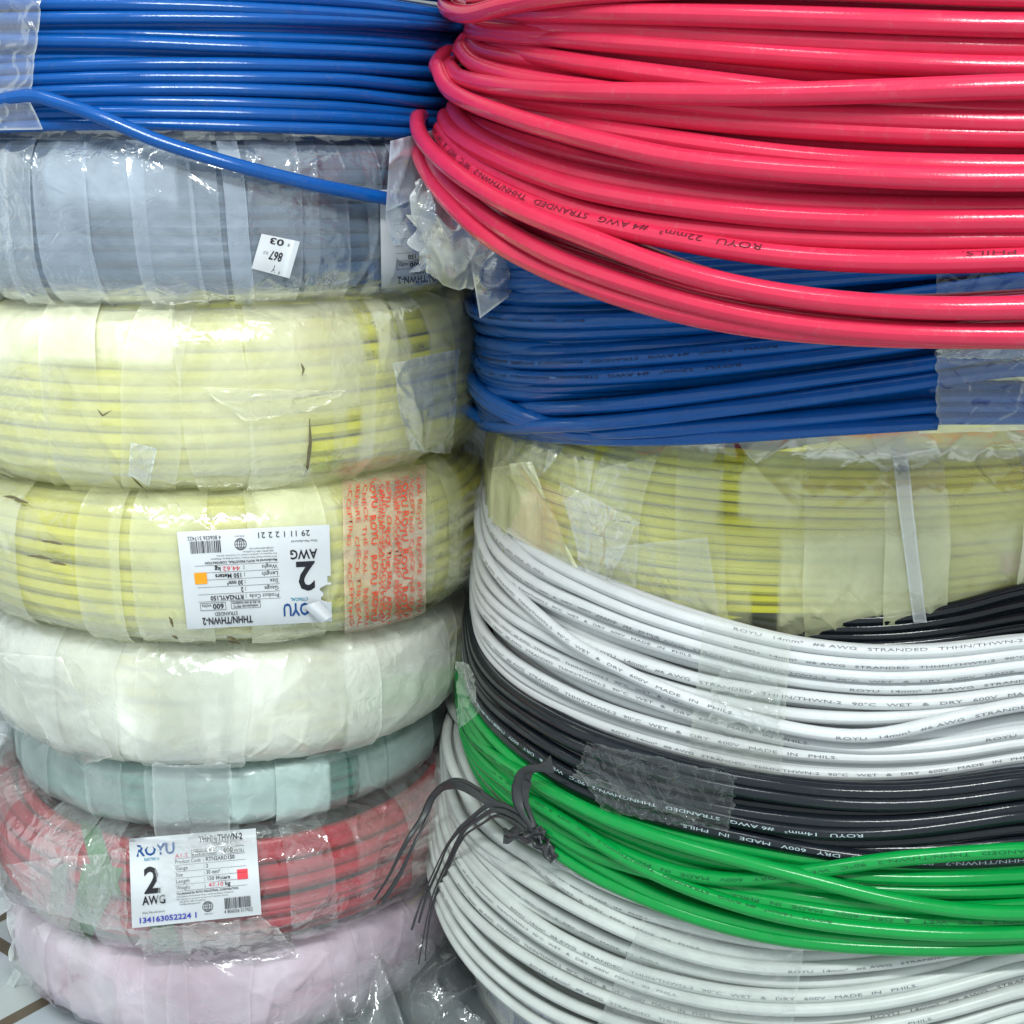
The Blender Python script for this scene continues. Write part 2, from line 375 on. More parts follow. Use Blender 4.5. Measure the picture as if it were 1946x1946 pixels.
# ------------------------------------------------------------------ film-wrapped coils
def creases(x, y, s):
    """sharp folds of stretched film: upright pleats, a few slanting ones, and small facets"""
    w = 0.35 * fbm(x * 9, y * 9, s + 20, 2)
    m1 = np.clip((fbm(x * 7, y * 7, s + 1, 2) - 0.42) * 5, 0, 1)
    a = 0.0016 * ridge(x * 22 + y * 7 + w, y * 5, s + 5, 12) * m1
    b = 0.0011 * ridge(x * 17 - y * 20 + w, y * 13 + x * 6, s + 8, 16)
    c = 0.0009 * ridge(x * 40 + y * 34 + 2 * w, y * 24 - x * 12, s + 11, 9) * (1 - m1)
    return a + b + c
class Wrapped:
    """a coil wound round with plastic film; its outside is a rounded band between two nearly level faces"""
    def __init__(s, c, zt, zb, slope_t=(0, 0), slope_b=(0, 0), width=0.085, bulge=0.012, p=3.2):
        s.cx, s.cy, s.R = c; s.zt, s.zb = zt, zb; s.st, s.sb = slope_t, slope_b; s.w = width; s.b = bulge; s.p = p
    def zs(s, x, y):
        dx, dy = x - s.cx, y - s.cy
        return s.zt + s.st[0] * dx + s.st[1] * dy, s.zb + s.sb[0] * dx + s.sb[1] * dy
    def prof(s, v):
        """v in [0,1]: from the inner rim of the top face, round the outside, to the inner rim of the bottom face -> (inset from R, height share)"""
        v = np.asarray(v, float)
        ang = (v - 0.5) * math.pi * 1.0                # -90..90 deg
        c, sn = np.cos(ang), np.sin(ang); e = 2.0 / s.p
        a = np.abs(c) ** e; hh = np.sign(sn) * np.abs(sn) ** e
        inset = (1 - a) * s.w
        return inset, 0.5 - 0.5 * hh
    def point(s, th, v, off=0.0):
        th, v, off = np.broadcast_arrays(np.asarray(th, float), np.asarray(v, float), np.asarray(off, float))
        inset, hs = s.prof(v); hs2 = hs
        ang = (v - 0.5) * math.pi
        r = s.R - inset + off * np.cos(ang)
        x = s.cx + r * np.sin(th); y = s.cy - r * np.cos(th)
        zt, zb = s.zs(x, y)
        z = zb + (zt - zb) * hs2 - off * np.sin(ang)
        return np.stack([x, y, z], -1)
    def hit(s, px, py, off=0.0):
        r = s.R
        for _ in range(6):
            P = hit_cyl(px, py, s.cx, s.cy, r + off)
            zt, zb = s.zs(P[0], P[1]); hh = np.clip((P[2] - zb) / (zt - zb), 0.0, 1.0)
            k = abs(2 * hh - 1); inset = (1 - max(0.0, 1 - k ** s.p) ** (1 / s.p)) * s.w
            r = 0.5 * r + 0.5 * (s.R - inset)
        return P
    def tv(s, px, py):
        P = s.hit(px, py); zt, zb = s.zs(P[0], P[1]); hh = np.clip((P[2] - zb) / (zt - zb), 0, 1)
        k = 1 - 2 * hh; sn = np.sign(k) * abs(k) ** (s.p / 2.0)
        return math.atan2(P[0] - s.cx, -(P[1] - s.cy)), 0.5 + math.asin(np.clip(sn, -1, 1)) / math.pi

def wrapped_coil(name, label, W, wire, film_m, dia, haze, strips, seed, windows=(), group='film-wrapped coils of cable', nw=None, slack=0.0035, wr=1.0, helix=0.0, base_grad=None, sl=None):
    root = thing(name, label, 'wrapped cable coil', (W.cx, W.cy, min(W.zb, W.zb)), group)
    rng = np.random.default_rng(seed)
    hgt = W.zt - W.zb
    n = nw or max(4, int(round((hgt + 1.1 * W.w) / dia)))
    TH = np.linspace(-math.pi, math.pi, 150); g = Geo(); allP = []; allN = []
    vs = np.linspace(0.10, 0.90, 400); q = W.point(0.0, vs, -dia * 0.5); arc = np.r_[0, np.cumsum(np.linalg.norm(np.diff(q, axis=0), axis=1))]
    nn = max(4, int(arc[-1] / (dia * 0.93))); v0 = np.interp((np.arange(nn) + 0.5) / nn * arc[-1], arc, vs)
    dv = np.gradient(v0)
    for i in range(nn):
        ph = rng.uniform(0, 6.28, 3)
        wob = 0.10 * dv[i] * np.sin(TH * 2 + ph[0]) + helix * dv[i] * np.sin(TH + 1.2)
        step = np.clip((np.abs(TH) - 2.5) / 0.64, 0, 1); step = step * step * 0.5
        nx = dv[i] * np.where(TH > 0, step, -step) * (1 if 0 < i < nn - 1 else 0.0)
        off = -dia * 0.5 - 0.0014 * (0.5 + 0.5 * np.sin(TH * 3 + ph[1])) * rng.uniform(0.2, 1)
        P = W.point(TH, np.clip(v0[i] + wob + nx, 0.05, 0.95), off)
        ang = (v0[i] - 0.5) * math.pi
        Nn = np.c_[np.sin(TH) * math.cos(ang), -np.cos(TH) * math.cos(ang), np.full_like(TH, -math.sin(ang))]
        allP.append(P if i == 0 else P[1:]); allN.append(Nn if i == 0 else Nn[1:])
    for i in range(nn - 1):                            # the layer below
        vm = 0.5 * (v0[i] + v0[i + 1]); ang = (vm - 0.5) * math.pi
        P = W.point(TH, np.full_like(TH, vm) + 0.1 * dv[i] * np.sin(TH * 2 + i), -dia * 1.25)
        Nn = np.c_[np.sin(TH) * math.cos(ang), -np.cos(TH) * math.cos(ang), np.full_like(TH, -math.sin(ang))]
        allP.append(P[1:]); allN.append(Nn[1:])
    tube(g, np.concatenate(allP), dia * 0.5, np.concatenate(allN), 8, caps=True)
    g.build('cable', wire, root)
    # film skin
    g = Geo(); k = 90
    th1 = np.concatenate([np.linspace(-math.pi, -1.75, 70)[:-1], np.linspace(-1.75, 1.75, 620)[:-1], np.linspace(1.75, math.pi, 70)[:-1]]); m = len(th1)
    th = th1[:, None] * np.ones((1, k)); v = np.linspace(0.02, 0.98, k)[None] * np.ones((m, 1))
    sarc = th * W.R; tarc = v * (hgt + W.w)
    d = 0.0020 * (fbm(sarc * 22 + tarc * 5, tarc * 8, seed, 2) - 0.5) + creases(sarc, tarc, seed)
    d = d * wr
    P = W.point(th, v, slack + d)
    hz = haze * (0.75 + 0.5 * fbm(sarc * 9, tarc * 7, seed + 9))
    if base_grad is not None: hz = base_grad(th, v, hz)
    win = []
    for (a, b, val) in windows:                # (px, py) corners of a clearer or cloudier patch of the film
        t0, v0_ = W.tv(a[0], a[1]); t1, v1_ = W.tv(b[0], b[1]); win.append((min(t0, t1), max(t0, t1), min(v0_, v1_), max(v0_, v1_), val))
    def windowed(th, v, hz, s=0.0):
        for (t0, t1, a, b, val) in win:
            e = 0.012 + 0.02 * (vnoise(v * 30, th * 4, seed + 3) - 0.5)
            inside = np.clip((th - t0) / 0.012 + e * 40, 0, 1) * np.clip((t1 - th) / 0.012 + e * 40, 0, 1) * np.clip((v - a) / 0.03, 0, 1) * np.clip((b - v) / 0.03, 0, 1)
            hz = hz * (1 - inside) + val * inside
        return hz
    hz = windowed(th, v, hz)
    g.grid(P, hz, closed_u=True)
    for (t0, w, slant, ho, lay) in strips:
        a, b = 22, 70
        u = np.linspace(0, 1, a)[:, None] * np.ones((1, b)); vv = np.linspace(0.03, 0.97, b)[None] * np.ones((a, 1))
        wav = 0.05 * w * (fbm(vv * 7 + t0 * 31, u * 0 + t0, seed + 2) - 0.5) * 4
        tt = t0 + (u - 0.5) * w * (1 + wav) + slant * (vv - 0.5) + wav * w
        sarc = tt * W.R; tarc = vv * (hgt + W.w)
        ed = np.minimum(u, 1 - u)
        d = 0.0012 * (fbm(sarc * 26 + tarc * 8, tarc * 10, seed + t0, 2) - 0.5) + 0.9 * creases(sarc, tarc, seed + t0 * 3)
        P = W.point(tt, vv, slack + 0.0020 + 0.0009 * lay + d * wr + 0.0003 * (ed < 0.04))
        hz = ho * (0.7 + 0.6 * fbm(sarc * 14, tarc * 9, seed + t0 * 5)) + 0.13 * np.clip(1 - ed / 0.035, 0, 1) * vnoise(vv * 9, u * 0 + t0 * 9, seed)
        hz = windowed(tt, vv, hz) if len(win) else hz
        g.grid(P, hz)
    pw = g.build('plastic_wrap', film_m, root, use_haze=True)
    return root

def surf_sheet(name, hitf, corners, n, off, haze, mat, parent, crumple=0.0, cs=60.0, seed=1.0, edge=0.0, jag=0.0, label=None, base=None, edge_haze=0.2):
    """a film or tape sheet laid on a surface between four measured corners (tl, tr, br, bl)"""
    tl, tr, br, bl = [np.array(c, float) for c in corners]
    a, b = int(n[0] * 1.7), int(n[1] * 1.7); G = np.zeros((a, b, 3))
    uu = np.linspace(0, 1, a); vv = np.linspace(0, 1, b); Hz = np.zeros((a, b))
    for i, u in enumerate(uu):
        for j, v in enumerate(vv):
            v2 = v; u2 = u
            if jag:
                if j in (0, b - 1): v2 = v + jag * float(fbm(i * 0.22, 0.0, seed + j, 2) - 0.5) * 3
                if i in (0, a - 1): u2 = u + jag * float(fbm(j * 0.22, 0.0, seed + 9 + i, 2) - 0.5) * 3
            p = (tl * (1 - u2) + tr * u2) * (1 - v2) + (bl * (1 - u2) + br * u2) * v2
            G[i, j] = hitf(p[0], p[1], off)
    U, V = np.meshgrid(uu, vv, indexing='ij')
    Nn = np.cross(np.gradient(G, axis=1), np.gradient(G, axis=0)); Nn /= np.linalg.norm(Nn, axis=2)[..., None] + 1e-12
    toc = np.array([0, 0, H]) - G; Nn *= np.sign((Nn * toc).sum(2))[..., None]
    sx = np.linalg.norm(G[-1, 0] - G[0, 0]); sy = np.linalg.norm(G[0, -1] - G[0, 0])
    x = U * sx * cs; y = V * sy * cs
    d = crumple * (0.5 * fbm(x * 0.6, y * 0.6, seed) + 0.9 * ridge(x + 0.7 * fbm(x, y, seed + 2) * 2, y * 0.7, seed + 1, 4) + 0.6 * ridge(x * 0.9 + y * 1.3, y * 1.1 - x, seed + 6, 6))
    G = G + Nn * d[..., None]
    e = np.minimum(np.minimum(U * sx, (1 - U) * sx), np.minimum(V * sy, (1 - V) * sy))
    hz = haze * (0.65 + 0.7 * fbm(x * 0.5, y * 0.5, seed + 4)) + edge_haze * np.clip(1 - e / 0.0018, 0, 1)
    g = Geo(); g.grid(G, hz)
    return g.build(name, mat, parent, use_haze=True, label=label, base=base)

# ------------------------------------------------------------------ labels
def label_map(hitf, tl, tr, br, bl):
    tl, tr, br, bl = [np.array(c, float) for c in (tl, tr, br, bl)]
    def f(u, v, off):
        p = (tl * (1 - u) + tr * u) * (1 - v) + (bl * (1 - u) + br * u) * v
        return hitf(p[0], p[1], off)
    return f
def map_pts(f, uv, off):
    return np.array([f(a, b, off) for a, b in uv])
class LabelInk:
    def __init__(s, f, aspect, off): s.f = f; s.asp = aspect; s.off = off; s.layers = {}
    def ink(s, mat): return s.layers.setdefault(mat, Ink())
    def text(s, t, u, v, h, w=None, mat='black_ink', bold=False, rot=0):
        """text with its baseline at v, capital height h (both shares of the label height), left end at u; w squeezes it to a width"""
        vx, fc = text_mesh(t, bold)
        if not len(vx): return
        k = h / 0.70; x = vx[:, 0] * k / s.asp; y = vx[:, 1] * k
        if w: x = x * (w / max(x.max(), 1e-6))
        if rot == 0: uv = np.c_[u + x, v - y]
        else: uv = np.c_[u + y / s.asp * 1.0, v + x * s.asp]
        s.ink(mat).add(map_pts(s.f, uv, s.off), fc)
    def rect(s, u0, v0, u1, v1, mat='black_ink', n=6):
        U = np.linspace(u0, u1, n); P = np.array([[s.f(a, b, s.off) for b in (v0, v1)] for a in U]).reshape(-1, 3)
        fc = []
        for i in range(n - 1): fc += [[2 * i, 2 * i + 1, 2 * i + 3], [2 * i, 2 * i + 3, 2 * i + 2]]
        s.ink(mat).add(P, np.array(fc))
    def frame(s, u0, v0, u1, v1, t=0.005, mat='black_ink'):
        a = t / s.asp
        s.rect(u0, v0, u1, v0 + t, mat); s.rect(u0, v1 - t, u1, v1, mat); s.rect(u0, v0 + t, u0 + a, v1 - t, mat, 2); s.rect(u1 - a, v0 + t, u1, v1 - t, mat, 2)
    def ring(s, u, v, r, t, mat, sx=1.0, n=28):
        a = np.linspace(0, 2 * math.pi, n, endpoint=False)
        uv = np.r_[np.c_[u + r * sx * np.cos(a) / s.asp, v + r * np.sin(a)], np.c_[u + max(r * sx - t, 0.0) * np.cos(a) / s.asp, v + (r - t) * np.sin(a)]]
        fc = []
        for i in range(n): j = (i + 1) % n; fc += [[i, j, n + j], [i, n + j, n + i]]
        s.ink(mat).add(map_pts(s.f, uv, s.off), np.array(fc))
    def build(s, parent, name='print'):
        names = {'black_ink': 'black_lettering', 'blue_ink': 'blue_logo', 'cyan_ink': 'blue_tagline', 'red_ink': 'handwriting', 'note_ink': 'handwritten_note', 'orange': 'orange_square', 'redsq': 'red_square', 'stamp_ink': 'date_stamp', 'warn_ink': 'red_lettering'}
        for m, k in s.layers.items(): k.build(names.get(m, name), M[m], parent)
def paper_sheet(name, f, parent, off, u0=0.0, u1=1.0, n=(28, 20), cut=None, curl=None, seed=2):
    U = np.linspace(u0, u1, n[0]); V = np.linspace(0, 1, n[1])
    P = np.array([[f(a, b, off + 0.0006 * (vnoise(a * 5, b * 3, seed)) + (curl(a, b) if curl else 0)) for b in V] for a in U])
    fc = []
    idx = np.arange(n[0] * n[1]).reshape(n)
    for i in range(n[0] - 1):
        for j in range(n[1] - 1):
            if cut and cut((U[i] + U[i + 1]) / 2, (V[j] + V[j + 1]) / 2): continue
            fc.append([idx[i, j], idx[i + 1, j], idx[i + 1, j + 1], idx[i, j + 1]])
    return mesh_obj(name, P.reshape(-1, 3), np.array(fc), M['paper'], parent)
def product_label(L, code, weight, sq, logo, logo_u, logo_w, umin=0.0, tag='ELECTRICAL', tag_u=0.165, stamp=None, stamp_mat='black_ink', note=None):
    T = lambda *a, **k: L.text(*a, **k) if a[1] >= umin else None
    if logo: T(logo, logo_u, 0.205, 0.125, logo_w, 'blue_ink', True); T(tag, tag_u, 0.262, 0.030, 0.12, 'cyan_ink', True)
    T('2', 0.105, 0.625, 0.29, 0.125, 'black_ink', True); T('AWG', 0.085, 0.755, 0.095, 0.18, 'black_ink', True)
    T('Date Manufactured', 0.085, 0.855, 0.022, 0.17)
    T('THHN/THWN-2', 0.545, 0.105, 0.070, 0.345, 'black_ink', True); T('STRANDED', 0.645, 0.158, 0.038, 0.155, 'black_ink')
    if umin < 0.4: L.frame(0.485, 0.185, 0.685, 0.262, 0.004)
    T('withstands 90\u00b0C', 0.50, 0.218, 0.022, 0.17, 'black_ink', True); T('in dry & wet locations', 0.49, 0.250, 0.022, 0.185, 'black_ink', True)
    L.frame(0.72, 0.180, 0.895, 0.258, 0.004); T('600', 0.735, 0.243, 0.050, 0.075, 'black_ink', True); T('volts', 0.818, 0.243, 0.036, 0.065)
    rows = [('Product Code', ': ' + code), ('Gauge', ': 2'), ('Size', ': 30 mm\u00b2'), ('Length', ': 150 Meters'), ('Weight', ':            kg')]
    for i, (a, b) in enumerate(rows):
        v = 0.325 + i * 0.074; L.rect(0.345 if umin < 0.3 else umin, v + 0.018, 0.905, v + 0.021)
        wa = {0: 0.20, 1: 0.095, 2: 0.055, 3: 0.105, 4: 0.105}[i]; wb = {0: 0.245, 1: 0.035, 2: 0.125, 3: 0.20, 4: 0.20}[i]
        T(a, 0.355, v, 0.042, wa); T(b, 0.575, v, 0.044, wb, 'black_ink', True)
    L.rect(0.345 if umin < 0.3 else umin, 0.270, 0.905, 0.273)
    T(weight, 0.605, 0.622, 0.045, 0.115, 'red_ink')
    if sq: L.rect(0.832, 0.455, 0.915, 0.572, sq)
    T('Manufactured by: ROYU INDUSTRIAL CORPORATION', 0.355, 0.678, 0.024, 0.48, 'black_ink', True)
    T('1014 Catmon-Puttan Road, Pulupo, Catanold, Bulacan, Philippines', 0.355, 0.710, 0.016, 0.44)
    T('For inquiries or concerns contact our Customer Service', 0.355, 0.740, 0.016, 0.40); T('(02) 8790-1300 (Trunkline)', 0.375, 0.770, 0.016, 0.20); T('info@cablesupport.ph', 0.375, 0.798, 0.016, 0.16)
    if umin < 0.3:
        for k in (1.0, 0.62, 0.2): L.ring(0.59, 0.845, 0.060, 0.006, 'black_ink', k)
        for k in (-0.032, 0.0, 0.032): L.rect(0.556, 0.842 + k, 0.624, 0.846 + k)
        T('CERTIFIED QUALITY', 0.56, 0.935, 0.014, 0.065)
        r = random.Random(5); u = 0.722
        while u < 0.925:
            w = r.choice([0.003, 0.0045, 0.007]); L.rect(u, 0.77, u + w, 0.895, 'black_ink', 2); u += w + r.choice([0.003, 0.0045, 0.006])
        T('4 806036 517422', 0.715, 0.945, 0.040, 0.22)
    if stamp: T(stamp, 0.06 if stamp_mat == 'stamp_ink' else 0.13, 0.955, 0.060, 0.44 if stamp_mat == 'stamp_ink' else 0.34, stamp_mat, stamp_mat == 'stamp_ink')
    if note: T(note, 0.355, 0.262, 0.045, 0.10, 'note_ink')

# ================================================================== THE SETTING
def setting():
    m, t, N, L = newmat('floor_tiles'); b = N['Principled BSDF']; b.inputs['Roughness'].default_value = 0.3
    tc = N.new('ShaderNodeTexCoord'); mp = N.new('ShaderNodeMapping'); mp.inputs['Rotation'].default_value = (0, 0, math.radians(38)); mp.inputs['Location'].default_value = (0.05, 0.02, 0)
    br = N.new('ShaderNodeTexBrick'); br.inputs['Scale'].default_value = 1.0; br.inputs['Brick Width'].default_value = 0.30; br.inputs['Row Height'].default_value = 0.30
    br.inputs['Mortar Size'].default_value = 0.007; br.inputs['Color1'].default_value = (0.62, 0.66, 0.68, 1); br.inputs['Color2'].default_value = (0.57, 0.61, 0.64, 1)
    br.inputs['Mortar'].default_value = (0.16, 0.12, 0.08, 1)
    L.new(tc.outputs['Object'], mp.inputs['Vector']); L.new(mp.outputs[0], br.inputs['Vector'])
    no = N.new('ShaderNodeTexNoise'); no.inputs['Scale'].default_value = 9; no.inputs['Detail'].default_value = 8; L.new(tc.outputs['Object'], no.inputs['Vector'])
    mx = N.new('ShaderNodeMix'); mx.data_type = 'RGBA'; mx.blend_type = 'MULTIPLY'; mx.inputs[0].default_value = 0.35
    L.new(br.outputs['Color'], mx.inputs[6]); L.new(no.outputs['Color'], mx.inputs[7]); L.new(mx.outputs[2], b.inputs['Base Color'])
    o = mesh_obj('floor', [(-4, -3, 0), (4, -3, 0), (4, 4, 0), (-4, 4, 0)], [(0, 1, 2, 3)], m, smooth=False); o['kind'] = 'structure'
    w = mesh_obj('wall', [(-4, 1.62, 0), (4, 1.62, 0), (4, 1.62, 3), (-4, 1.62, 3), (-4, 1.72, 0), (4, 1.72, 0), (4, 1.72, 3), (-4, 1.72, 3)],
                 [(0, 1, 2, 3), (5, 4, 7, 6), (3, 2, 6, 7), (1, 5, 6, 2), (4, 0, 3, 7)], paper('painted_wall', (0.30, 0.32, 0.32)), smooth=False); w['kind'] = 'structure'
setting()

# ================================================================== LEFT STACK, film-wrapped coils
LX, LY = -0.25, 1.135
def strips(n, seed, w=(0.10, 0.26), ho=(0.05, 0.35), slant=(-0.08, 0.08), t=(-1.75, 1.75)):
    r = random.Random(seed); out = []
    for k in range(n):
        out.append((t[0] + (t[1] - t[0]) * (k + r.uniform(0.1, 0.9)) / n, r.uniform(*w), r.uniform(*slant), r.uniform(*ho), k % 3))
    return out
W_grey = Wrapped((LX, LY, 0.236), H + 0.011, H - 0.098, width=0.060, p=3.6)
grey = wrapped_coil('wrapped_cable_coil', 'slate blue coil in crinkled clear film, second from the top of the left stack', W_grey, M['grey_blue'], M['f_grey'], 0.0105, 0.27,
             strips(28, 3, (0.05, 0.17), (0.04, 0.34)), 3, wr=1.5, windows=[((560, 360), (700, 548), 0.16), ((700, 300), (860, 548), 0.12), ((120, 262), (340, 420), 0.48), ((0, 262), (70, 548), 0.20)])
W_y1 = Wrapped((LX, LY, 0.231), H - 0.099, H - 0.232, width=0.064, p=3.3)
y1 = wrapped_coil('wrapped_cable_coil', 'large yellow coil in milky film with torn patches, under the slate blue wrapped coil', W_y1, M['yellow'], M['f_lemon'], 0.0118, 0.46,
             strips(13, 5, (0.14, 0.40), (0.03, 0.24), (-0.16, 0.10)), 6, wr=1.2, helix=0.5,
             windows=[((650, 572), (716, 700), 0.10), ((716, 572), (756, 690), 0.0), ((752, 590), (812, 690), 0.05), ((560, 775), (652, 932), 0.10), ((652, 740), (672, 885), 0.02), ((676, 700), (800, 900), 0.22), ((380, 760), (540, 925), 0.36), ((0, 566), (330, 700), 0.78)])
W_y2 = Wrapped((LX, LY, 0.229), H - 0.233, H - 0.346, slope_b=(-0.05, 0), width=0.064, p=3.3)
y2 = wrapped_coil('wrapped_cable_coil', 'yellow coil with an upside-down white label and red-printed tape, fourth coil up the left stack', W_y2, M['yellow_dull'], M['f_cream'], 0.0115, 0.42,
             strips(12, 8, (0.12, 0.30), (0.04, 0.30), (-0.05, 0.05)), 9, helix=0.4,
             windows=[((0, 930), (230, 1180), 0.22), ((230, 950), (520, 1210), 0.34), ((815, 870), (900, 1150), 0.10), ((480, 940), (640, 1010), 0.62)])
W_wh = Wrapped((LX, LY, 0.213), H - 0.347, H - 0.454, slope_t=(-0.05, 0), slope_b=(-0.03, 0), width=0.066, p=3.1)
wh = wrapped_coil('wrapped_cable_coil', 'smooth coil wrapped in thick milk-white film, below the yellow coil with the white label', W_wh, M['yellow_dull'], M['f_milky'], 0.0118, 0.72,
             strips(8, 12, (0.20, 0.42), (0.10, 0.40), (-0.06, 0.06)), 13, wr=1.0,
             windows=[((95, 1235), (150, 1405), 0.42), ((380, 1300), (428, 1440), 0.68), ((640, 1240), (800, 1400), 0.70)])
W_te = Wrapped((LX, LY, 0.187), H - 0.455, H - 0.512, slope_t=(-0.03, 0), width=0.055, p=4.0)
te = wrapped_coil('wrapped_cable_coil', 'narrow teal green coil in pale cloudy film, squeezed between the milk-white and red coils', W_te, M['teal'], M['f_teal'], 0.0110, 0.55,
             strips(9, 21, (0.16, 0.40), (0.05, 0.40), (-0.03, 0.03)), 22, wr=1.0,
             windows=[((578, 1455), (612, 1572), 0.12), ((435, 1462), (572, 1572), 0.86), ((170, 1480), (250, 1560), 0.40)])
W_re = Wrapped((LX, LY, 0.216), H - 0.513, H - 0.608, width=0.066, p=3.3)
re_ = wrapped_coil('wrapped_cable_coil', 'red coil in torn clear film with an upright white label', W_re, M['wrapred'], M['f_rose'], 0.0115, 0.09,
             strips(10, 31, (0.12, 0.34), (0.01, 0.08), (-0.12, 0.12)), 32, wr=1.7, helix=0.7, slack=0.0045,
             windows=[((0, 1560), (90, 1760), 0.36), ((90, 1650), (245, 1800), 0.26), ((245, 1750), (560, 1835), 0.30), ((500, 1590), (640, 1740), 0.07), ((650, 1560), (820, 1700), 0.20)])
W_pk = Wrapped((LX, LY, 0.205), H - 0.609, H - 0.700, width=0.066, p=3.2)
pk = wrapped_coil('wrapped_cable_coil', 'lilac coil in glossy cloudy film, lowest of the left stack on the floor', W_pk, M['pink'], M['f_pink'], 0.0118, 0.70,
             strips(10, 41, (0.14, 0.36), (0.08, 0.36), (-0.04, 0.06)), 42, wr=1.1)

# labels and printed tape of the left stack
f = label_map(W_y2.hit, (631, 1181), (356, 1196), (336, 1011), (626, 997))
def y2_cut(u, v): return (v - 0.30) ** 2 * 0.9 + (u * 1.5) ** 2 < 0.0105 + 0.004 * math.sin(v * 60) or (u < 0.02 and v > 0.40 and v < 0.47)
lab = paper_sheet('paper_label', f, y2, 0.0105, n=(130, 90), cut=y2_cut)
L = LabelInk(f, 1.50, 0.0114)
product_label(L, 'RTN2AYL150', '44.62', 'orange', 'OYU', 0.150, 0.180, tag='CTRICAL', tag_u=0.158, stamp='29 11 1 2 2 21')
L.build(lab)
# the torn corner, folded over
g = Geo()
tc_ = [(575, 1152), (606, 1142), (632, 1170), (612, 1184)]
Pq = np.zeros((8, 6, 3))
for i in range(8):
    for j in range(6):
        a, b = i / 7, j / 5
        p = (np.array(tc_[0]) * (1 - a) + np.array(tc_[1]) * a) * (1 - b) + (np.array(tc_[3]) * (1 - a) + np.array(tc_[2]) * a) * b
        Pq[i, j] = W_y2.hit(p[0], p[1], 0.0125 + 0.006 * b + 0.004 * math.sin(3.1 * a))
g.grid(Pq); g.build('torn_corner', M['paper'], lab)

f = label_map(W_re.hit, (245, 1594), (486, 1574), (497, 1738), (251, 1764))
lab = paper_sheet('paper_label', f, re_, 0.0165, n=(40, 30), seed=8)
L = LabelInk(f, 1.45, 0.0176)
product_label(L, 'RTN2ARD150', '47.10', 'redsq', 'ROYU', 0.055, 0.30, tag='ELECTRICAL', tag_u=0.115, stamp='134163052224 1', stamp_mat='stamp_ink', note='A1-S')
L.build(lab)

f = label_map(W_grey.hit, (1010, 527), (725, 549), (722, 361), (1010, 345))
lab = paper_sheet('paper_label', f, grey, 0.0085, 0.52, 1.0, n=(22, 18), seed=4)
L = LabelInk(f, 1.55, 0.0094); product_label(L, 'RTN2ABL150', '44.62', None, None, 0, 0, umin=0.53); L.build(lab)

f = label_map(W_grey.hit, (550, 529), (478, 510), (497, 444), (570, 459))
stk = paper_sheet('price_sticker', f, grey, 0.0085, n=(22, 14), seed=6, curl=lambda a, b: 0.010 * max(0, 0.16 - a) / 0.16 + 0.0008)
L = LabelInk(f, 1.05, 0.0098)
L.text('Y', 0.40, 0.24, 0.20, 0.10, 'black_ink'); L.text('\u2032', 0.28, 0.24, 0.20, 0.03, 'black_ink')
L.text('867', 0.32, 0.60, 0.24, 0.34, 'black_ink', True); L.text('03 23', 0.70, 0.55, 0.08, 0.12, 'black_ink')
L.text('03', 0.38, 0.95, 0.17, 0.36, 'black_ink', True); L.text('*', 0.22, 0.96, 0.16, 0.06, 'black_ink')
L.build(stk)

wt = surf_sheet('warning_tape', W_y2.hit, ((650, 905), (808, 884), (808, 1172), (655, 1205)), (30, 40), 0.0095, 0.42, M['f_warn'], y2, 0.0009, 70, 3.0)
f = label_map(W_y2.hit, (650, 905), (808, 884), (808, 1172), (655, 1205))
L = LabelInk(f, 0.52, 0.0112)
WT = ['ACCEPTING     ACCEPTING', 'BEFORE    CHECK THE SEAL', 'CHECK THE SEAL    BEFORE', 'ROYU  ROYU   ROYU  ROYU', 'ORIGINAL SEAL ROYU SEAL', 'ROYU   CHECK THE SEAL  ROYU', 'BEFORE ACCEPTING  BEFORE', 'ROYU ROYU  ROYU  ROYU', 'ACCEPTING  CHECK THE SEAL', 'SEAL ROYU  BEFORE  ROYU']
for i, tx in enumerate(WT):
    k = text_mesh(tx, i in (3, 4, 7))[0][:, 0].max()
    hh = 0.026 if i not in (3, 7) else 0.038
    vx, fc = text_mesh(tx, i in (3, 5, 7))
    sc = 0.92 / k
    uv = np.c_[0.06 + i * 0.094 + vx[:, 1] * (hh / 0.7) / 0.52 + 0.012 * np.sin(vx[:, 0] * 2.2 + i), 0.04 + (i % 3) * 0.015 + vx[:, 0] * sc]
    L.ink('warn_ink').add(map_pts(f, uv, 0.0112), fc)
    if i in (4, 6):
        uv = uv + np.array([0.035, 0.03]); L.ink('warn_ink').add(map_pts(f, np.clip(uv, 0, 1), 0.0109), fc)
L.build(wt)

# lettering on the yellow cable, seen through the film of the upper yellow coil
f = label_map(lambda x, y, o: W_y1.hit(x, y, o), (812, 664), (530, 706), (530, 692), (812, 650))
L = LabelInk(f, 20.0, 0.0008); L.text('90\u00b0C   WET   &   DRY   600V   MADE   IN   PHILS.', 0.02, 0.85, 0.60, 0.96, 'yellow_wire_ink'); 
for k_ in L.layers.values(): k_.build('printed_lettering', M['yellow_wire_ink'], y1)
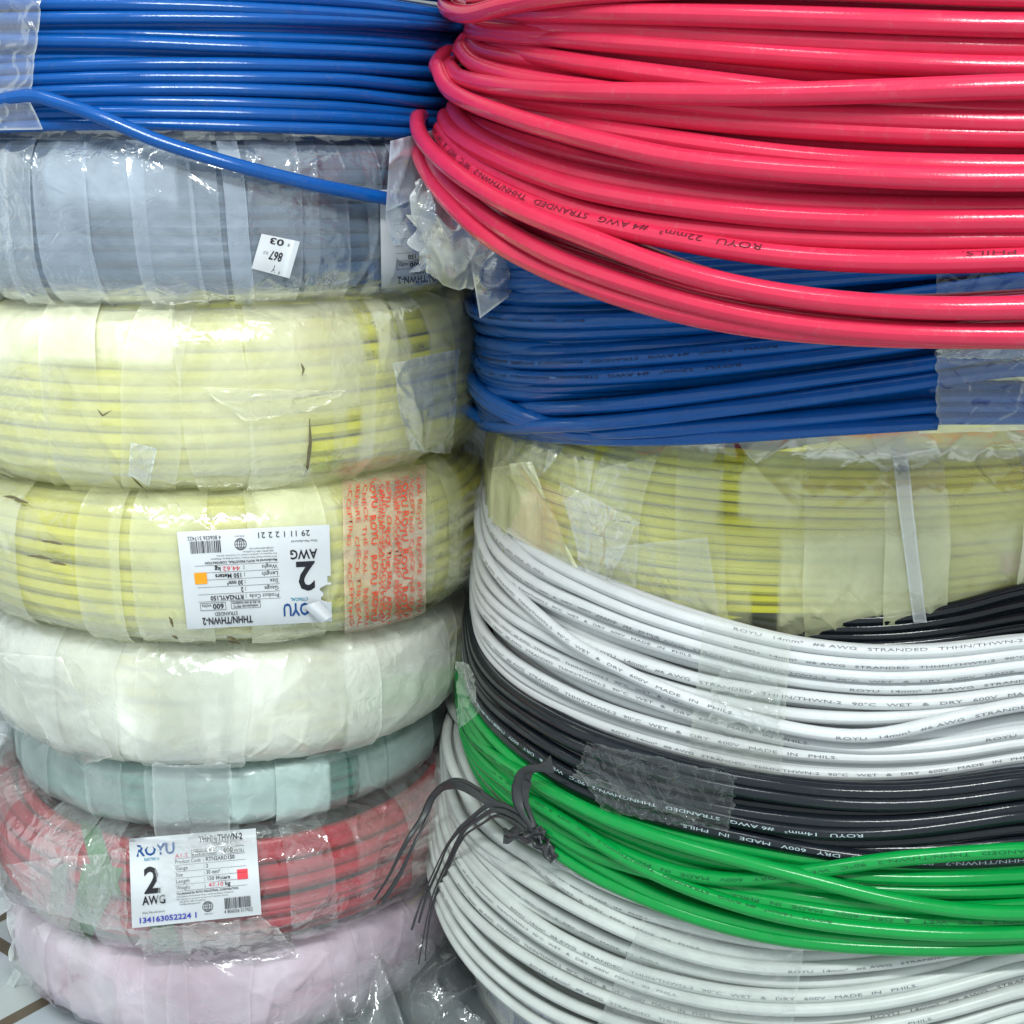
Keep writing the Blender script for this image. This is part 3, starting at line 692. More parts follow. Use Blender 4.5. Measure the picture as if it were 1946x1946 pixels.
# loose film flap, splits and grime on the upper yellow coil
surf_sheet('film_flap', W_y1.hit, ((742, 690), (872, 663), (852, 858), (770, 850)), (22, 26), 0.016, 0.24, M['f_clear'], y1, 0.003, 30, 8.0, edge_haze=0.22)
surf_sheet('film_flap', W_y1.hit, ((378, 735), (655, 742), (600, 778), (470, 800)), (30, 14), 0.0115, 0.16, M['f_lemon'], y1, 0.0025, 60, 4.0, jag=0.03, edge_haze=0.4)
surf_sheet('film_flap', W_y1.hit, ((250, 840), (300, 850), (285, 915), (245, 900)), (14, 16), 0.0125, 0.22, M['f_clear'], y1, 0.003, 90, 2.0, edge_haze=0.4)
def streak(name, hitf, pts, w, off, parent, mat=None, seed=0):
    P = np.array([hitf(x, y, off) for x, y in pts]); t = np.linspace(0, 1, len(P)); tt = np.linspace(0, 1, 24)
    Q = np.c_[[np.interp(tt, t, P[:, k]) for k in range(3)]].T
    T = tube_frames(Q); V = np.array([0, 0, H]) - Q; V /= np.linalg.norm(V, axis=1)[:, None]; S = np.cross(T, V); S /= np.linalg.norm(S, axis=1)[:, None]
    ww = w * (0.25 + 0.75 * np.sin(np.pi * np.clip(tt, .03, .97)) * (0.6 + 0.8 * vnoise(tt * 9, tt * 0, seed)))
    g = Geo(); g.grid(np.stack([Q - S * ww[:, None], Q + S * ww[:, None]], 1)); return g.build(name, mat or M['dirt'], parent)
streak('dirt_mark', W_y1.hit, [(588, 795), (590, 840), (584, 890), (572, 924)], 0.0011, 0.0115, y1)
streak('dirt_mark', W_y1.hit, [(250, 906), (262, 918), (280, 934)], 0.0006, 0.0115, y1)
streak('dirt_mark', W_y1.hit, [(572, 690), (577, 702), (574, 714)], 0.0008, 0.0125, y1)
streak('dirt_mark', W_y1.hit, [(185, 778), (195, 790), (212, 780)], 0.0006, 0.0125, y1)
for k_, (x, y, a, b) in enumerate([(25, 945, 18, 6), (40, 952, 14, 4), (98, 1030, 20, 5), (75, 1058, 24, 5), (110, 1070, 16, 4), (325, 1178, 4, 14), (440, 1212, 10, 5), (445, 1220, 12, 3), (332, 1210, 6, 4)]):
    streak('dirt_mark', W_y2.hit, [(x - a, y - b * .4), (x, y), (x + a, y + b)], 0.0010, 0.0110, y2, seed=k_)
# clear tape hanging from the white coil over the teal one onto the red label
def hang(x, y, off): return hit_cyl(x, y, LX, LY, 0.2215 + off)
surf_sheet('clear_tape', W_wh.hit, ((300, 1205), (445, 1208), (440, 1440), (300, 1445)), (18, 30), 0.0100, 0.16, M['f_tape'], wh, 0.0008, 60, 4.0)
surf_sheet('clear_tape', hang, ((288, 1448), (440, 1452), (436, 1660), (300, 1712)), (26, 34), 0.0165, 0.13, M['f_clear'], wh, 0.0012, 60, 9.0, jag=0.02)
# green strapping under the red coil's film
for q in (((150, 1560), (185, 1560), (232, 1700), (190, 1700)), ((160, 1640), (235, 1650), (175, 1780), (130, 1770)), ((285, 1760), (330, 1755), (350, 1830), (300, 1830)), ((100, 1650), (130, 1640), (120, 1740), (95, 1740))):
    surf_sheet('green_strap', W_re.hit, q, (8, 14), 0.0012, 1.0, M['green_strap'], re_, 0.001, 40, q[0][0])
surf_sheet('film_flap', W_re.hit, ((250, 1766), (500, 1738), (560, 1800), (300, 1836)), (30, 16), 0.0120, 0.16, M['f_rose'], re_, 0.0035, 60, 14.0, jag=0.04, edge_haze=0.35)
surf_sheet('film_flap', W_re.hit, ((20, 1640), (245, 1620), (245, 1770), (60, 1720)), (34, 26), 0.0110, 0.10, M['f_rose'], re_, 0.0045, 50, 24.0, edge_haze=0.2)
surf_sheet('film_flap', W_wh.hit, ((0, 1240), (120, 1250), (215, 1436), (125, 1452)), (20, 24), 0.0110, 0.20, M['f_milky'], wh, 0.003, 30, 17.0, edge_haze=0.3)

# ================================================================== LEFT STACK, the loose blue coil on top
blue_l, _, _ = wire_coil('cable_coil', 'loose blue cable coil on top of the left stack with one end hanging down', M['blue'], (LX, LY, 0.236), 0.0041, [
    (0, [(0, -30), (300, -32), (600, -28), (850, -5)]),
    (0, [(0, -12), (330, -10), (560, -4), (700, 6), (850, 30)]),
    (0, [(0, 8), (330, 10), (400, 12), (520, 18), (640, 25), (800, 38), (880, 48)]),
    (0, [(0, 36), (60, 35), (240, 33), (400, 33), (560, 36), (720, 42), (860, 50)]),
    (-2, [(0, 54), (400, 56), (640, 60), (860, 78)]),
    (0, [(0, 75), (60, 78), (240, 80), (400, 87), (560, 93), (720, 100), (830, 108)]),
    (-2, [(0, 104), (400, 106), (800, 118)]),
    (0, [(0, 134), (60, 128), (225, 122), (400, 121), (480, 122), (650, 127), (800, 136)]),
    (0, [(0, 155), (60, 152), (225, 146), (400, 146), (650, 150), (800, 166)]),
    (0, [(0, 180), (60, 175), (225, 169), (400, 168), (650, 177), (800, 195)]),
    (-0.5, [(0, 200), (225, 192), (400, 193), (650, 203), (787, 216)]),
    (0, [(0, 222), (60, 215), (225, 213), (400, 214), (650, 222), (787, 232)]),
    (0, [(0, 241), (120, 236), (240, 235), (400, 238), (650, 246), (787, 254)]),
], ridge_w=0.35)
P = np.array([hit_cyl(x, y, LX, LY, 0.246 + 0.004 * k / 6) for k, (x, y) in enumerate([(-60, 215), (0, 192), (25, 186), (50, 183), (75, 184), (100, 191), (150, 207), (200, 225), (300, 269), (450, 315), (600, 352), (690, 369), (733, 377), (770, 383)])])
t = np.linspace(0, 1, len(P)); tt = np.linspace(0, 1, 90); Q = np.c_[[np.interp(tt, t, P[:, k]) for k in range(3)]].T
kk = np.hanning(9); kk /= kk.sum(); Q = np.c_[[np.convolve(np.pad(Q[:, k], 4, mode='reflect', reflect_type='odd'), kk, 'valid') for k in range(3)]].T
g = Geo(); tube(g, Q, 0.0046, Q - np.array([LX, LY, 0]) * np.array([1, 1, 0]) - np.c_[0 * tt, 0 * tt, Q[:, 2]], 14, caps=True); g.build('loose_end', M['blue'], blue_l)
def cyl_hit(c, extra=0.0): return lambda x, y, off: hit_cyl(x, y, c[0], c[1], c[2] + extra + off)
surf_sheet('clear_tape', cyl_hit((LX, LY, 0.243)), ((-30, -30), (84, -30), (60, 190), (-30, 190)), (22, 34), 0.004, 0.10, M['f_clear'], blue_l, 0.0024, 55, 3.0, edge_haze=0.35)
surf_sheet('clear_tape', cyl_hit((LX, LY, 0.243)), ((-30, 190), (58, 190), (84, 246), (-30, 248)), (18, 14), 0.0065, 0.08, M['f_clear'], blue_l, 0.0018, 55, 5.0, edge_haze=0.35)

# ================================================================== RIGHT STACK
# ---- base coil under the white one
W_ba = Wrapped((0.266, 1.06, 0.302), H - 0.605, H - 0.700, width=0.085, p=2.8)
base_coil = wrapped_coil('wrapped_cable_coil', 'blue coil in cloudy white film on the floor, under the lowest white cable coil', W_ba, M['blue_deep'], M['f_milky'], 0.0110, 0.40,
             strips(8, 61, (0.14, 0.30), (0.05, 0.40), (-0.04, 0.06)), 62, windows=[((850, 1850), (925, 1946), 0.78), ((930, 1850), (975, 1946), 0.12)])

# ---- lower white cable coil
C_lw = (0.266, 1.06, 0.328)
lw, lw_p, lw_pl = wire_coil('cable_coil', 'big white cable coil at the bottom of the right stack, under the green coil', M['white_old'], C_lw, 0.0044, [
    (0, [(905, 1400), (930, 1470), (985, 1560), (1059, 1630), (1124, 1668), (1183, 1696), (1286, 1727), (1400, 1758), (1520, 1772), (1700, 1768), (1946, 1730)]),
    (0, [(890, 1410), (915, 1490), (950, 1560), (1010, 1622), (1085, 1672), (1183, 1722), (1311, 1758), (1414, 1784), (1517, 1795), (1620, 1792), (1800, 1770), (1946, 1740)]),
    (0, [(876, 1420), (897, 1490), (935, 1560), (990, 1614), (1034, 1652), (1085, 1690), (1136, 1720), (1183, 1745), (1260, 1776), (1337, 1798), (1440, 1815), (1542, 1818), (1666, 1808), (1797, 1794), (1946, 1755)]),
    (1.2, [(864, 1430), (864, 1470), (872, 1530), (895, 1583), (931, 1618), (957, 1641), (1008, 1675), (1085, 1720), (1183, 1769), (1286, 1808), (1388, 1834), (1491, 1842), (1594, 1838), (1700, 1826), (1797, 1811), (1946, 1772)]),
    (-0.6, [(858, 1440), (858, 1500), (880, 1572), (925, 1635), (985, 1690), (1085, 1750), (1183, 1798), (1286, 1833), (1388, 1856), (1491, 1866), (1620, 1862), (1797, 1830), (1946, 1792)]),
    (0.6, [(848, 1440), (848, 1510), (864, 1585), (895, 1637), (931, 1677), (982, 1724), (1034, 1762), (1085, 1792), (1183, 1837), (1286, 1866), (1388, 1886), (1491, 1894), (1594, 1890), (1720, 1872), (1848, 1838), (1946, 1805)]),
    (1.2, [(842, 1450), (840, 1510), (848, 1575), (875, 1634), (905, 1680), (957, 1728), (1008, 1768), (1085, 1815), (1183, 1860), (1286, 1893), (1388, 1912), (1491, 1919), (1594, 1916), (1720, 1898), (1848, 1864), (1946, 1832)]),
    (-0.6, [(836, 1450), (832, 1520), (838, 1590), (865, 1658), (905, 1712), (957, 1760), (1034, 1812), (1100, 1848), (1183, 1884), (1286, 1915), (1388, 1934), (1491, 1940), (1620, 1934), (1797, 1900), (1946, 1850)]),
    (1.2, [(832, 1450), (826, 1520), (829, 1590), (844, 1655), (867, 1699), (905, 1745), (957, 1790), (1034, 1840), (1100, 1874), (1183, 1908), (1286, 1938), (1388, 1958), (1491, 1966), (1620, 1958), (1797, 1922), (1946, 1875)]),
    (0.3, [(826, 1460), (820, 1530), (823, 1600), (836, 1663), (859, 1715), (895, 1767), (944, 1818), (1008, 1865), (1085, 1908), (1183, 1944), (1300, 1974), (1491, 1992), (1650, 1984), (1800, 1950), (1946, 1900)]),
    (0.2, [(822, 1470), (817, 1540), (818, 1605), (829, 1676), (852, 1735), (880, 1784), (918, 1828), (982, 1883), (1059, 1930), (1183, 1976), (1300, 2002), (1491, 2018), (1700, 2000), (1946, 1925)]),
    (0, [(819, 1480), (815, 1550), (816, 1610), (826, 1685), (842, 1742), (873, 1800), (914, 1852), (975, 1908), (1021, 1942), (1183, 2006), (1300, 2030), (1491, 2046), (1700, 2028), (1946, 1950)]),
], [(5, 981, 12, False, 0, .19, 2.65), (2, 1337, 0, False, 'end', .18, 2.65), (0, 1066, 5, False, 0, .18, 2.65), (1, 1240, -8, False, 'end', .18, 2.65), (3, 1500, 8, False, 0, .17, 2.65),
    (7, 1654, 15, False, 0, .20, 2.65), (6, 860, 35, False, 0, .17, 2.65), (8, 1770, 10, False, 'end', .18, 2.65), (9, 870, 20, False, 'end', .17, 2.65), (7, 880, 18, False, 0, .22, 1.9), (4, 1260, -5, False, 'end', .17, 2.65)],
    M['wire_ink'], fill=(1.8, 3.6), ridge_w=0.35)
surf_sheet('clear_tape', cyl_hit(C_lw, 0.005), ((1225, 1740), (1530, 1785), (1505, 1960), (1130, 1960)), (60, 44), 0.0040, 0.10, M['f_crisp'], lw, 0.0016, 80, 31.0, edge_haze=0.15)

# ---- green cable coil
C_gr = (0.28, 1.035, 0.325)
gr, gr_p, _ = wire_coil('cable_coil', 'bright green cable coil tied with black raffia, between the black and the lowest white coils', M['green'], C_gr, 0.0046, [
    (-1.6, [(884, 1310), (905, 1360), (950, 1415), (1020, 1475), (1110, 1530), (1250, 1578), (1450, 1620), (1600, 1640), (1780, 1645), (1946, 1640)]),
    (-0.6, [(884, 1320), (900, 1372), (930, 1418), (985, 1470), (1060, 1520), (1150, 1570), (1290, 1622), (1443, 1650), (1590, 1662), (1700, 1668), (1800, 1668), (1946, 1662)]),
    (-0.8, [(882, 1330), (898, 1390), (940, 1440), (1010, 1500), (1100, 1556), (1183, 1600), (1285, 1642), (1400, 1668), (1560, 1682), (1720, 1692), (1797, 1694), (1946, 1690)]),
    (1.7, [(880, 1320), (882, 1355), (890, 1388), (926, 1425), (990, 1468), (1061, 1510), (1151, 1556), (1248, 1590), (1410, 1635), (1539, 1668), (1668, 1704), (1800, 1728), (1946, 1737)]),
    (0.9, [(880, 1340), (886, 1385), (905, 1425), (960, 1482), (1035, 1532), (1080, 1562), (1150, 1606), (1229, 1640), (1290, 1660), (1345, 1669), (1410, 1673), (1506, 1662), (1603, 1645), (1687, 1632), (1800, 1622), (1946, 1612)]),
    (-0.4, [(879, 1345), (886, 1400), (915, 1450), (975, 1510), (1060, 1572), (1150, 1625), (1250, 1658), (1400, 1684), (1463, 1693), (1591, 1712), (1694, 1722), (1820, 1726), (1946, 1718)]),
    (0.2, [(878, 1340), (884, 1395), (905, 1445), (960, 1510), (1035, 1568), (1119, 1622), (1250, 1660), (1350, 1690), (1463, 1712), (1566, 1730), (1668, 1744), (1797, 1750), (1946, 1748)]),
    (1.5, [(879, 1350), (886, 1398), (905, 1436), (950, 1478), (1010, 1520), (1087, 1566), (1164, 1618), (1248, 1663), (1345, 1702), (1474, 1740), (1600, 1760), (1668, 1766), (1800, 1775), (1946, 1773)]),
    (-0.2, [(880, 1350), (890, 1410), (920, 1468), (971, 1525), (1035, 1576), (1151, 1652), (1280, 1716), (1442, 1760), (1560, 1778), (1668, 1786), (1800, 1790), (1946, 1784)]),
    (0.2, [(882, 1355), (891, 1420), (917, 1480), (965, 1540), (1028, 1596), (1119, 1660), (1216, 1704), (1345, 1752), (1474, 1783), (1668, 1800), (1800, 1803), (1946, 1797)]),
], [(4, 1196, 18, True, 'end', .21, 2.65), (3, 985, 10, True, 0, .21, 2.65), (6, 1392, 20, True, 'end', .20, 2.65), (7, 1580, 50, True, 0, .18, 2.65)], M['green_wire_ink'], fill=(2.0, 3.8), ridge_w=0.35)
def gtape(x, y, off): return hit_cyl(x, y, C_gr[0], C_gr[1], C_gr[2] + 0.012 + off)
surf_sheet('clear_tape', gtape, ((872, 1255), (900, 1262), (915, 1350), (878, 1385)), (12, 24), 0.002, 0.10, M['f_crisp'], gr, 0.003, 80, 5.0)

# ---- black cable coil over the green one
C_bk = (0.285, 1.04, 0.322)
bk, bk_p, _ = wire_coil('cable_coil', 'black cable coil bound with crackled clear tape, lying on the green coil', M['black'], C_bk, 0.0045, [
    (0, [(897, 1160), (902, 1225), (930, 1278), (960, 1308), (1035, 1358), (1110, 1396), (1185, 1424), (1343, 1468), (1463, 1490), (1591, 1505), (1720, 1507), (1848, 1495), (1946, 1478)]),
    (0.4, [(893, 1170), (896, 1225), (908, 1268), (935, 1310), (1010, 1367), (1085, 1410), (1135, 1432), (1250, 1466), (1343, 1490), (1463, 1511), (1591, 1526), (1720, 1529), (1848, 1518), (1946, 1500)]),
    (-1.2, [(892, 1190), (898, 1260), (930, 1322), (1000, 1380), (1097, 1430), (1183, 1468), (1343, 1512), (1463, 1530), (1591, 1543), (1720, 1545), (1848, 1534), (1946, 1515)]),
    (0.2, [(889, 1180), (891, 1235), (902, 1286), (930, 1332), (985, 1378), (1035, 1412), (1097, 1448), (1183, 1490), (1343, 1532), (1463, 1552), (1591, 1564), (1720, 1563), (1848, 1548), (1946, 1528)]),
    (0.8, [(887, 1195), (888, 1245), (896, 1295), (920, 1344), (965, 1390), (1010, 1424), (1060, 1458), (1097, 1480), (1183, 1512), (1316, 1540), (1404, 1560), (1481, 1576), (1604, 1586), (1720, 1580), (1848, 1562), (1946, 1545)]),
    (-0.3, [(888, 1215), (897, 1300), (935, 1360), (1010, 1430), (1097, 1486), (1183, 1522), (1316, 1558), (1463, 1588), (1591, 1600), (1720, 1597), (1848, 1582), (1946, 1568)]),
    (-0.3, [(890, 1230), (902, 1310), (945, 1372), (1030, 1450), (1120, 1504), (1220, 1540), (1340, 1572), (1463, 1598), (1600, 1613), (1720, 1615), (1848, 1608), (1946, 1596)]),
    (0.8, [(887, 1222), (893, 1290), (912, 1340), (950, 1390), (1005, 1437), (1060, 1476), (1120, 1508), (1220, 1545), (1306, 1567), (1388, 1585), (1440, 1595), (1543, 1615), (1645, 1630), (1720, 1636), (1848, 1637), (1946, 1629)]),
], [(4, 1640, 12, True, 0, .21, 2.65), (7, 1300, 14, True, 'end', .21, 2.65), (4, 960, 15, True, 0, .17, 2.65)], M['pale_ink'], fill=(1.9, 3.7), ridge_w=0.35)
def ktape(x, y, off): return hit_cyl(x, y, C_bk[0], C_bk[1], C_bk[2] + 0.008 + off)
surf_sheet('clear_tape', ktape, ((1118, 1408), (1400, 1470), (1388, 1580), (1092, 1478)), (90, 54), 0.0025, 0.02, M['f_thin'], bk, 0.0022, 60, 11.0, jag=0.02, edge_haze=0.08)
surf_sheet('clear_tape', ktape, ((1100, 1465), (1330, 1545), (1320, 1572), (1150, 1540)), (60, 18), 0.0055, 0.03, M['f_thin'], bk, 0.0022, 70, 12.0, jag=0.04, edge_haze=0.10)

# ---- upper white cable coil
C_uw = (0.292, 1.06, 0.318)
uw, uw_p, _ = wire_coil('cable_coil', 'white cable coil banded with wide clear tape, between the wrapped yellow and black coils', M['white'], C_uw, 0.0043, [
    (0, [(938, 960), (950, 990), (985, 1024), (1060, 1074), (1110, 1098), (1235, 1150), (1343, 1185), (1499, 1222), (1655, 1240), (1811, 1236), (1946, 1217)]),
    (0, [(926, 945), (930, 985), (945, 1014), (985, 1052), (1035, 1085), (1110, 1123), (1235, 1174), (1343, 1207), (1499, 1247), (1655, 1263), (1811, 1258), (1946, 1237)]),
    (0, [(922, 960), (928, 1015), (942, 1045), (985, 1086), (1060, 1130), (1110, 1149), (1235, 1198), (1343, 1230), (1499, 1269), (1655, 1286), (1811, 1281), (1946, 1259)]),
    (-0.8, [(920, 990), (935, 1060), (965, 1097), (1010, 1127), (1110, 1176), (1235, 1222), (1343, 1252), (1499, 1291), (1655, 1307), (1811, 1303), (1946, 1282)]),
    (0, [(911, 1020), (914, 1065), (930, 1103), (960, 1137), (1022, 1180), (1110, 1222), (1185, 1249), (1260, 1273), (1343, 1296), (1499, 1321), (1655, 1337), (1811, 1332), (1946, 1310)]),
    (2.0, [(955, 868, 'b'), (945, 877, 'b'), (921, 907, 'b'), (912, 950), (910, 990), (917, 1037), (942, 1085), (985, 1132), (1035, 1177), (1085, 1220), (1160, 1262), (1260, 1310), (1343, 1340), (1405, 1359), (1468, 1378), (1593, 1400), (1655, 1402), (1718, 1390), (1811, 1363), (1946, 1333)]),
    (0, [(907, 1040), (908, 1082), (917, 1115), (942, 1147), (985, 1180), (1035, 1207), (1110, 1245), (1185, 1274), (1260, 1301), (1343, 1326), (1499, 1358), (1655, 1366), (1811, 1352), (1946, 1331)]),
    (-0.5, [(905, 1060), (909, 1115), (930, 1155), (985, 1205), (1060, 1248), (1160, 1288), (1260, 1322), (1343, 1346), (1499, 1384), (1655, 1400), (1811, 1388), (1946, 1360)]),
    (0.3, [(903, 1070), (905, 1115), (913, 1146), (932, 1175), (962, 1203), (1010, 1238), (1085, 1274), (1160, 1305), (1235, 1331), (1343, 1368), (1499, 1407), (1655, 1425), (1811, 1411), (1946, 1385)]),
    (0.3, [(901, 1090), (902, 1140), (909, 1178), (926, 1208), (950, 1235), (985, 1262), (1060, 1306), (1125, 1337), (1235, 1374), (1343, 1402), (1499, 1432), (1655, 1441), (1811, 1432), (1946, 1406)]),
    (-0.8, [(901, 1110), (906, 1170), (930, 1225), (985, 1282), (1060, 1326), (1135, 1355), (1235, 1390), (1343, 1419), (1499, 1449), (1655, 1456), (1811, 1446), (1946, 1422)]),
    (-0.2, [(901, 1120), (906, 1185), (928, 1240), (985, 1298), (1060, 1343), (1160, 1385), (1235, 1408), (1305, 1427), (1343, 1437), (1499, 1465), (1617, 1472), (1700, 1471), (1811, 1460), (1946, 1433)]),
], [(9, 929, 18, False, 0, .20, 2.75), (5, 913, 25, False, 0, .20, 2.75), (2, 1262, -12, False, 'end', .19, 2.75), (3, 1322, 16, False, 'end', .17, 2.75), (2, 1140, -28, False, 0, .19, 2.75), (4, 1140, 8, False, 0, .20, 2.75),
    (8, 930, 20, False, 0, .19, 2.75), (0, 1397, 38, False, 0, .20, 2.75), (1, 1400, -8, False, 0, .18, 2.75), (3, 1616, -10, False, 0, .19, 2.75), (5, 1590, 2, False, 0, .20, 2.75), (8, 1870, 0, False, 0, .20, 2.75),
    (6, 935, 5, False, 'end', .17, 2.75), (7, 1500, 10, False, 'end', .17, 2.75), (1, 1045, 5, False, 'end', .17, 2.75), (0, 985, 20, False, 'end', .22, 1.95), (11, 1170, 20, False, 0, .17, 2.75)], M['wire_ink'], fill=(1.8, 3.6), ridge_w=0.35)
def wtape(x, y, off): return hit_cyl(x, y, C_uw[0], C_uw[1], C_uw[2] + 0.0058 + off)
surf_sheet('clear_tape', wtape, ((1340, 1170), (1503, 1210), (1485, 1474), (1308, 1438)), (30, 56), 0.0030, 0.15, M['f_tape'], uw, 0.0010, 70, 21.0, edge_haze=0.15)
surf_sheet('clear_tape', wtape, ((1372, 1262), (1480, 1290), (1480, 1392), (1350, 1360)), (40, 40), 0.0060, 0.10, M['f_crisp'], uw, 0.0030, 90, 23.0, jag=0.05, edge_haze=0.2)

# ---- thin black coil under the wrapped yellow one
C_tb = (0.292, 1.06, 0.2765)
wire_coil('cable_coil', 'thin black cable coil showing as a dark band under the wrapped yellow coil', M['black'], C_tb, 0.0050, [
    (0, [(1300, 1140), (1520, 1178), (1686, 1178), (1811, 1160), (1946, 1118)]),
    (0, [(1300, 1155), (1520, 1194), (1686, 1194), (1811, 1178), (1946, 1142)]),
    (0, [(1300, 1170), (1520, 1208), (1686, 1210), (1811, 1197), (1946, 1168)]),
    (0.3, [(1300, 1188), (1530, 1226), (1686, 1228), (1811, 1216), (1946, 1190)]),
], fill=(1.9,), ridge_w=0.25)

# ---- wrapped yellow coil
W_ry = Wrapped((0.265, 1.07, 0.280), H - 0.177, H - 0.304, slope_t=(0.03, 0.0), slope_b=(0.15, 0.0), width=0.060, p=3.4)
ry = wrapped_coil('wrapped_cable_coil', 'yellow coil in crumpled milky film, the only wrapped one high in the right stack', W_ry, M['yellow'], M['f_cream'], 0.0064, 0.30,
             strips(15, 71, (0.08, 0.30), (0.03, 0.20), (-0.10, 0.14)), 72, wr=2.0, base_grad=lambda th, v, hz: np.maximum(hz, 0.75 * np.clip((0.30 - v) / 0.10, 0, 1)), helix=0.8, slack=0.005,
             windows=[((1380, 845), (1434, 905), 0.04), ((1380, 905), (1434, 1015), 0.02), ((1432, 1090), (1486, 1205), 0.08), ((1490, 1000), (1946, 1205), 0.50), ((945, 880), (1040, 1080), 0.62), ((1090, 830), (1160, 900), 0.10), ((1435, 850), (1520, 1000), 0.46), ((1190, 1080), (1430, 1180), 0.40)])
def yflap(x, y, off): return W_ry.hit(x, y, off)
surf_sheet('film_flap', yflap, ((955, 838), (1092, 822), (1035, 905), (945, 900)), (24, 20), 0.010, 0.12, M['f_clear'], ry, 0.003, 24, 3.0, edge_haze=0.2)
surf_sheet('film_flap', yflap, ((942, 890), (1015, 878), (1120, 1108), (935, 985)), (30, 40), 0.011, 0.26, M['f_cream'], ry, 0.005, 24, 6.0, edge_haze=0.2)
surf_sheet('film_flap', yflap, ((1068, 915), (1220, 990), (1165, 1092), (1110, 1085)), (26, 26), 0.014, 0.10, M['f_clear'], ry, 0.004, 24, 9.0, edge_haze=0.22)
surf_sheet('film_flap', yflap, ((1150, 1040), (1345, 1020), (1370, 1185), (1155, 1120)), (30, 26), 0.011, 0.10, M['f_clear'], ry, 0.002, 24, 15.0, edge_haze=0.14)
surf_sheet('film_flap', yflap, ((1690, 835), (1720, 835), (1760, 1180), (1735, 1180)), (10, 34), 0.012, 0.40, M['f_clear'], ry, 0.002, 30, 18.0, edge_haze=0.3)
surf_sheet('film_flap', lambda x, y, off: hit_cyl(x, y, 0.262, 1.07, 0.283 + off), ((1745, 680), (1990, 672), (1990, 815), (1745, 824)), (20, 14), 0.0, 0.80, M['f_cream'], ry, 0.003, 45, 51.0, edge_haze=0.1)
surf_sheet('red_patch', yflap, ((1902, 1052), (1990, 1045), (1990, 1090), (1905, 1088)), (8, 6), 0.0010, 1.0, M['wrapred'], ry, 0.0005, 30, 19.0)

# ---- blue cable coil
C_rb = (0.26, 1.07, 0.300)
rb, rb_p, _ = wire_coil('cable_coil', 'blue cable coil lying on the wrapped yellow coil, under the red one', M['blue_deep'], C_rb, 0.0049, [
    (-2.4, [(930, 468), (1060, 478), (1250, 475), (1480, 462), (1700, 440), (1946, 410)]),
    (-2.0, [(935, 487), (1060, 495), (1250, 490), (1480, 478), (1700, 458), (1946, 430)]),
    (-1.6, [(935, 505), (975, 508), (1060, 513), (1200, 510), (1480, 496), (1700, 476), (1946, 450)]),
    (-1.5, [(930, 522), (975, 526), (1100, 528), (1300, 518), (1500, 506), (1700, 492), (1946, 470)]),
    (-0.6, [(928, 545), (972, 550), (1085, 550), (1243, 538), (1500, 520), (1700, 505), (1946, 485)]),
    (-0.4, [(925, 566), (965, 570), (1100, 567), (1185, 562), (1400, 544), (1700, 520), (1946, 500)]),
    (0.6, [(893, 575), (900, 592), (935, 605), (1010, 611), (1110, 611), (1343, 601), (1500, 589), (1700, 566), (1946, 530)]),
    (-0.6, [(915, 608), (930, 622), (1010, 632), (1110, 632), (1343, 620), (1550, 603), (1750, 580), (1946, 550)]),
    (-1.8, [(930, 632), (945, 640), (1035, 650), (1160, 646), (1343, 633), (1500, 622), (1750, 597), (1946, 570)]),
    (-0.4, [(920, 645), (938, 658), (985, 669), (1085, 670), (1210, 663), (1343, 651), (1550, 628), (1750, 604), (1946, 580)]),
    (1.1, [(925, 634, 'b'), (913, 646), (914, 668), (947, 685), (1010, 691), (1135, 687), (1343, 670), (1499, 655), (1650, 640), (1946, 600)]),
    (1.1, [(906, 672), (909, 690), (925, 704), (960, 714), (1035, 719), (1135, 717), (1235, 711), (1343, 701), (1499, 682), (1680, 659), (1800, 640), (1946, 616)]),
    (-1.8, [(915, 712), (935, 726), (960, 734), (1035, 738), (1160, 731), (1343, 720), (1550, 698), (1750, 668), (1946, 640)]),
    (1.0, [(932, 752, 'b'), (927, 762), (945, 770), (985, 775), (1085, 776), (1210, 766), (1343, 749), (1499, 727), (1650, 706), (1773, 690), (1946, 660)]),
    (1.2, [(930, 775, 'b'), (912, 792), (918, 806), (945, 811), (985, 812), (1110, 806), (1235, 795), (1343, 781), (1499, 761), (1561, 751), (1780, 719), (1946, 695)]),
    (-1.6, [(1000, 806), (1343, 788), (1561, 768), (1700, 746), (1774, 732)], 'open'),
    (-1.6, [(1100, 820), (1343, 804), (1561, 781), (1700, 760), (1777, 748)], 'open'),
    (-1.6, [(1100, 826), (1343, 820), (1561, 803), (1700, 790), (1777, 784)], 'open'),
    (0.2, [(960, 815), (1030, 821), (1100, 822), (1200, 820), (1343, 810), (1450, 801), (1561, 790), (1773, 768), (1796, 765)], 'open'),
    (-0.1, [(985, 822), (1060, 830), (1150, 834), (1343, 830), (1450, 824), (1561, 814), (1773, 801), (1782, 800)], 'open'),
], [(11, 1412, 8, True, 0, .21, 2.75), (10, 1480, 5, True, 0, .19, 2.75), (6, 1120, 10, True, 0, .19, 2.75), (10, 1005, 8, True, 0, .19, 2.75)], M['blue_wire_ink'], text=WIRE_TEXT4, fill=(3.0, 4.8), ridge_w=0.35, gap_max=0.06)
def btape(x, y, off): return hit_cyl(x, y, C_rb[0], C_rb[1], C_rb[2] + 0.009 + off)
surf_sheet('clear_tape', btape, ((1775, 500), (1990, 480), (1990, 690), (1778, 690)), (34, 34), 0.001, 0.02, M['f_crisp'], rb, 0.0016, 45, 41.0, jag=0.02, edge_haze=0.12)
surf_sheet('clear_tape', btape, ((1778, 655), (1990, 650), (1990, 805), (1782, 812)), (40, 30), 0.003, 0.12, M['f_tape'], rb, 0.0018, 60, 43.0, jag=0.02, edge_haze=0.10)
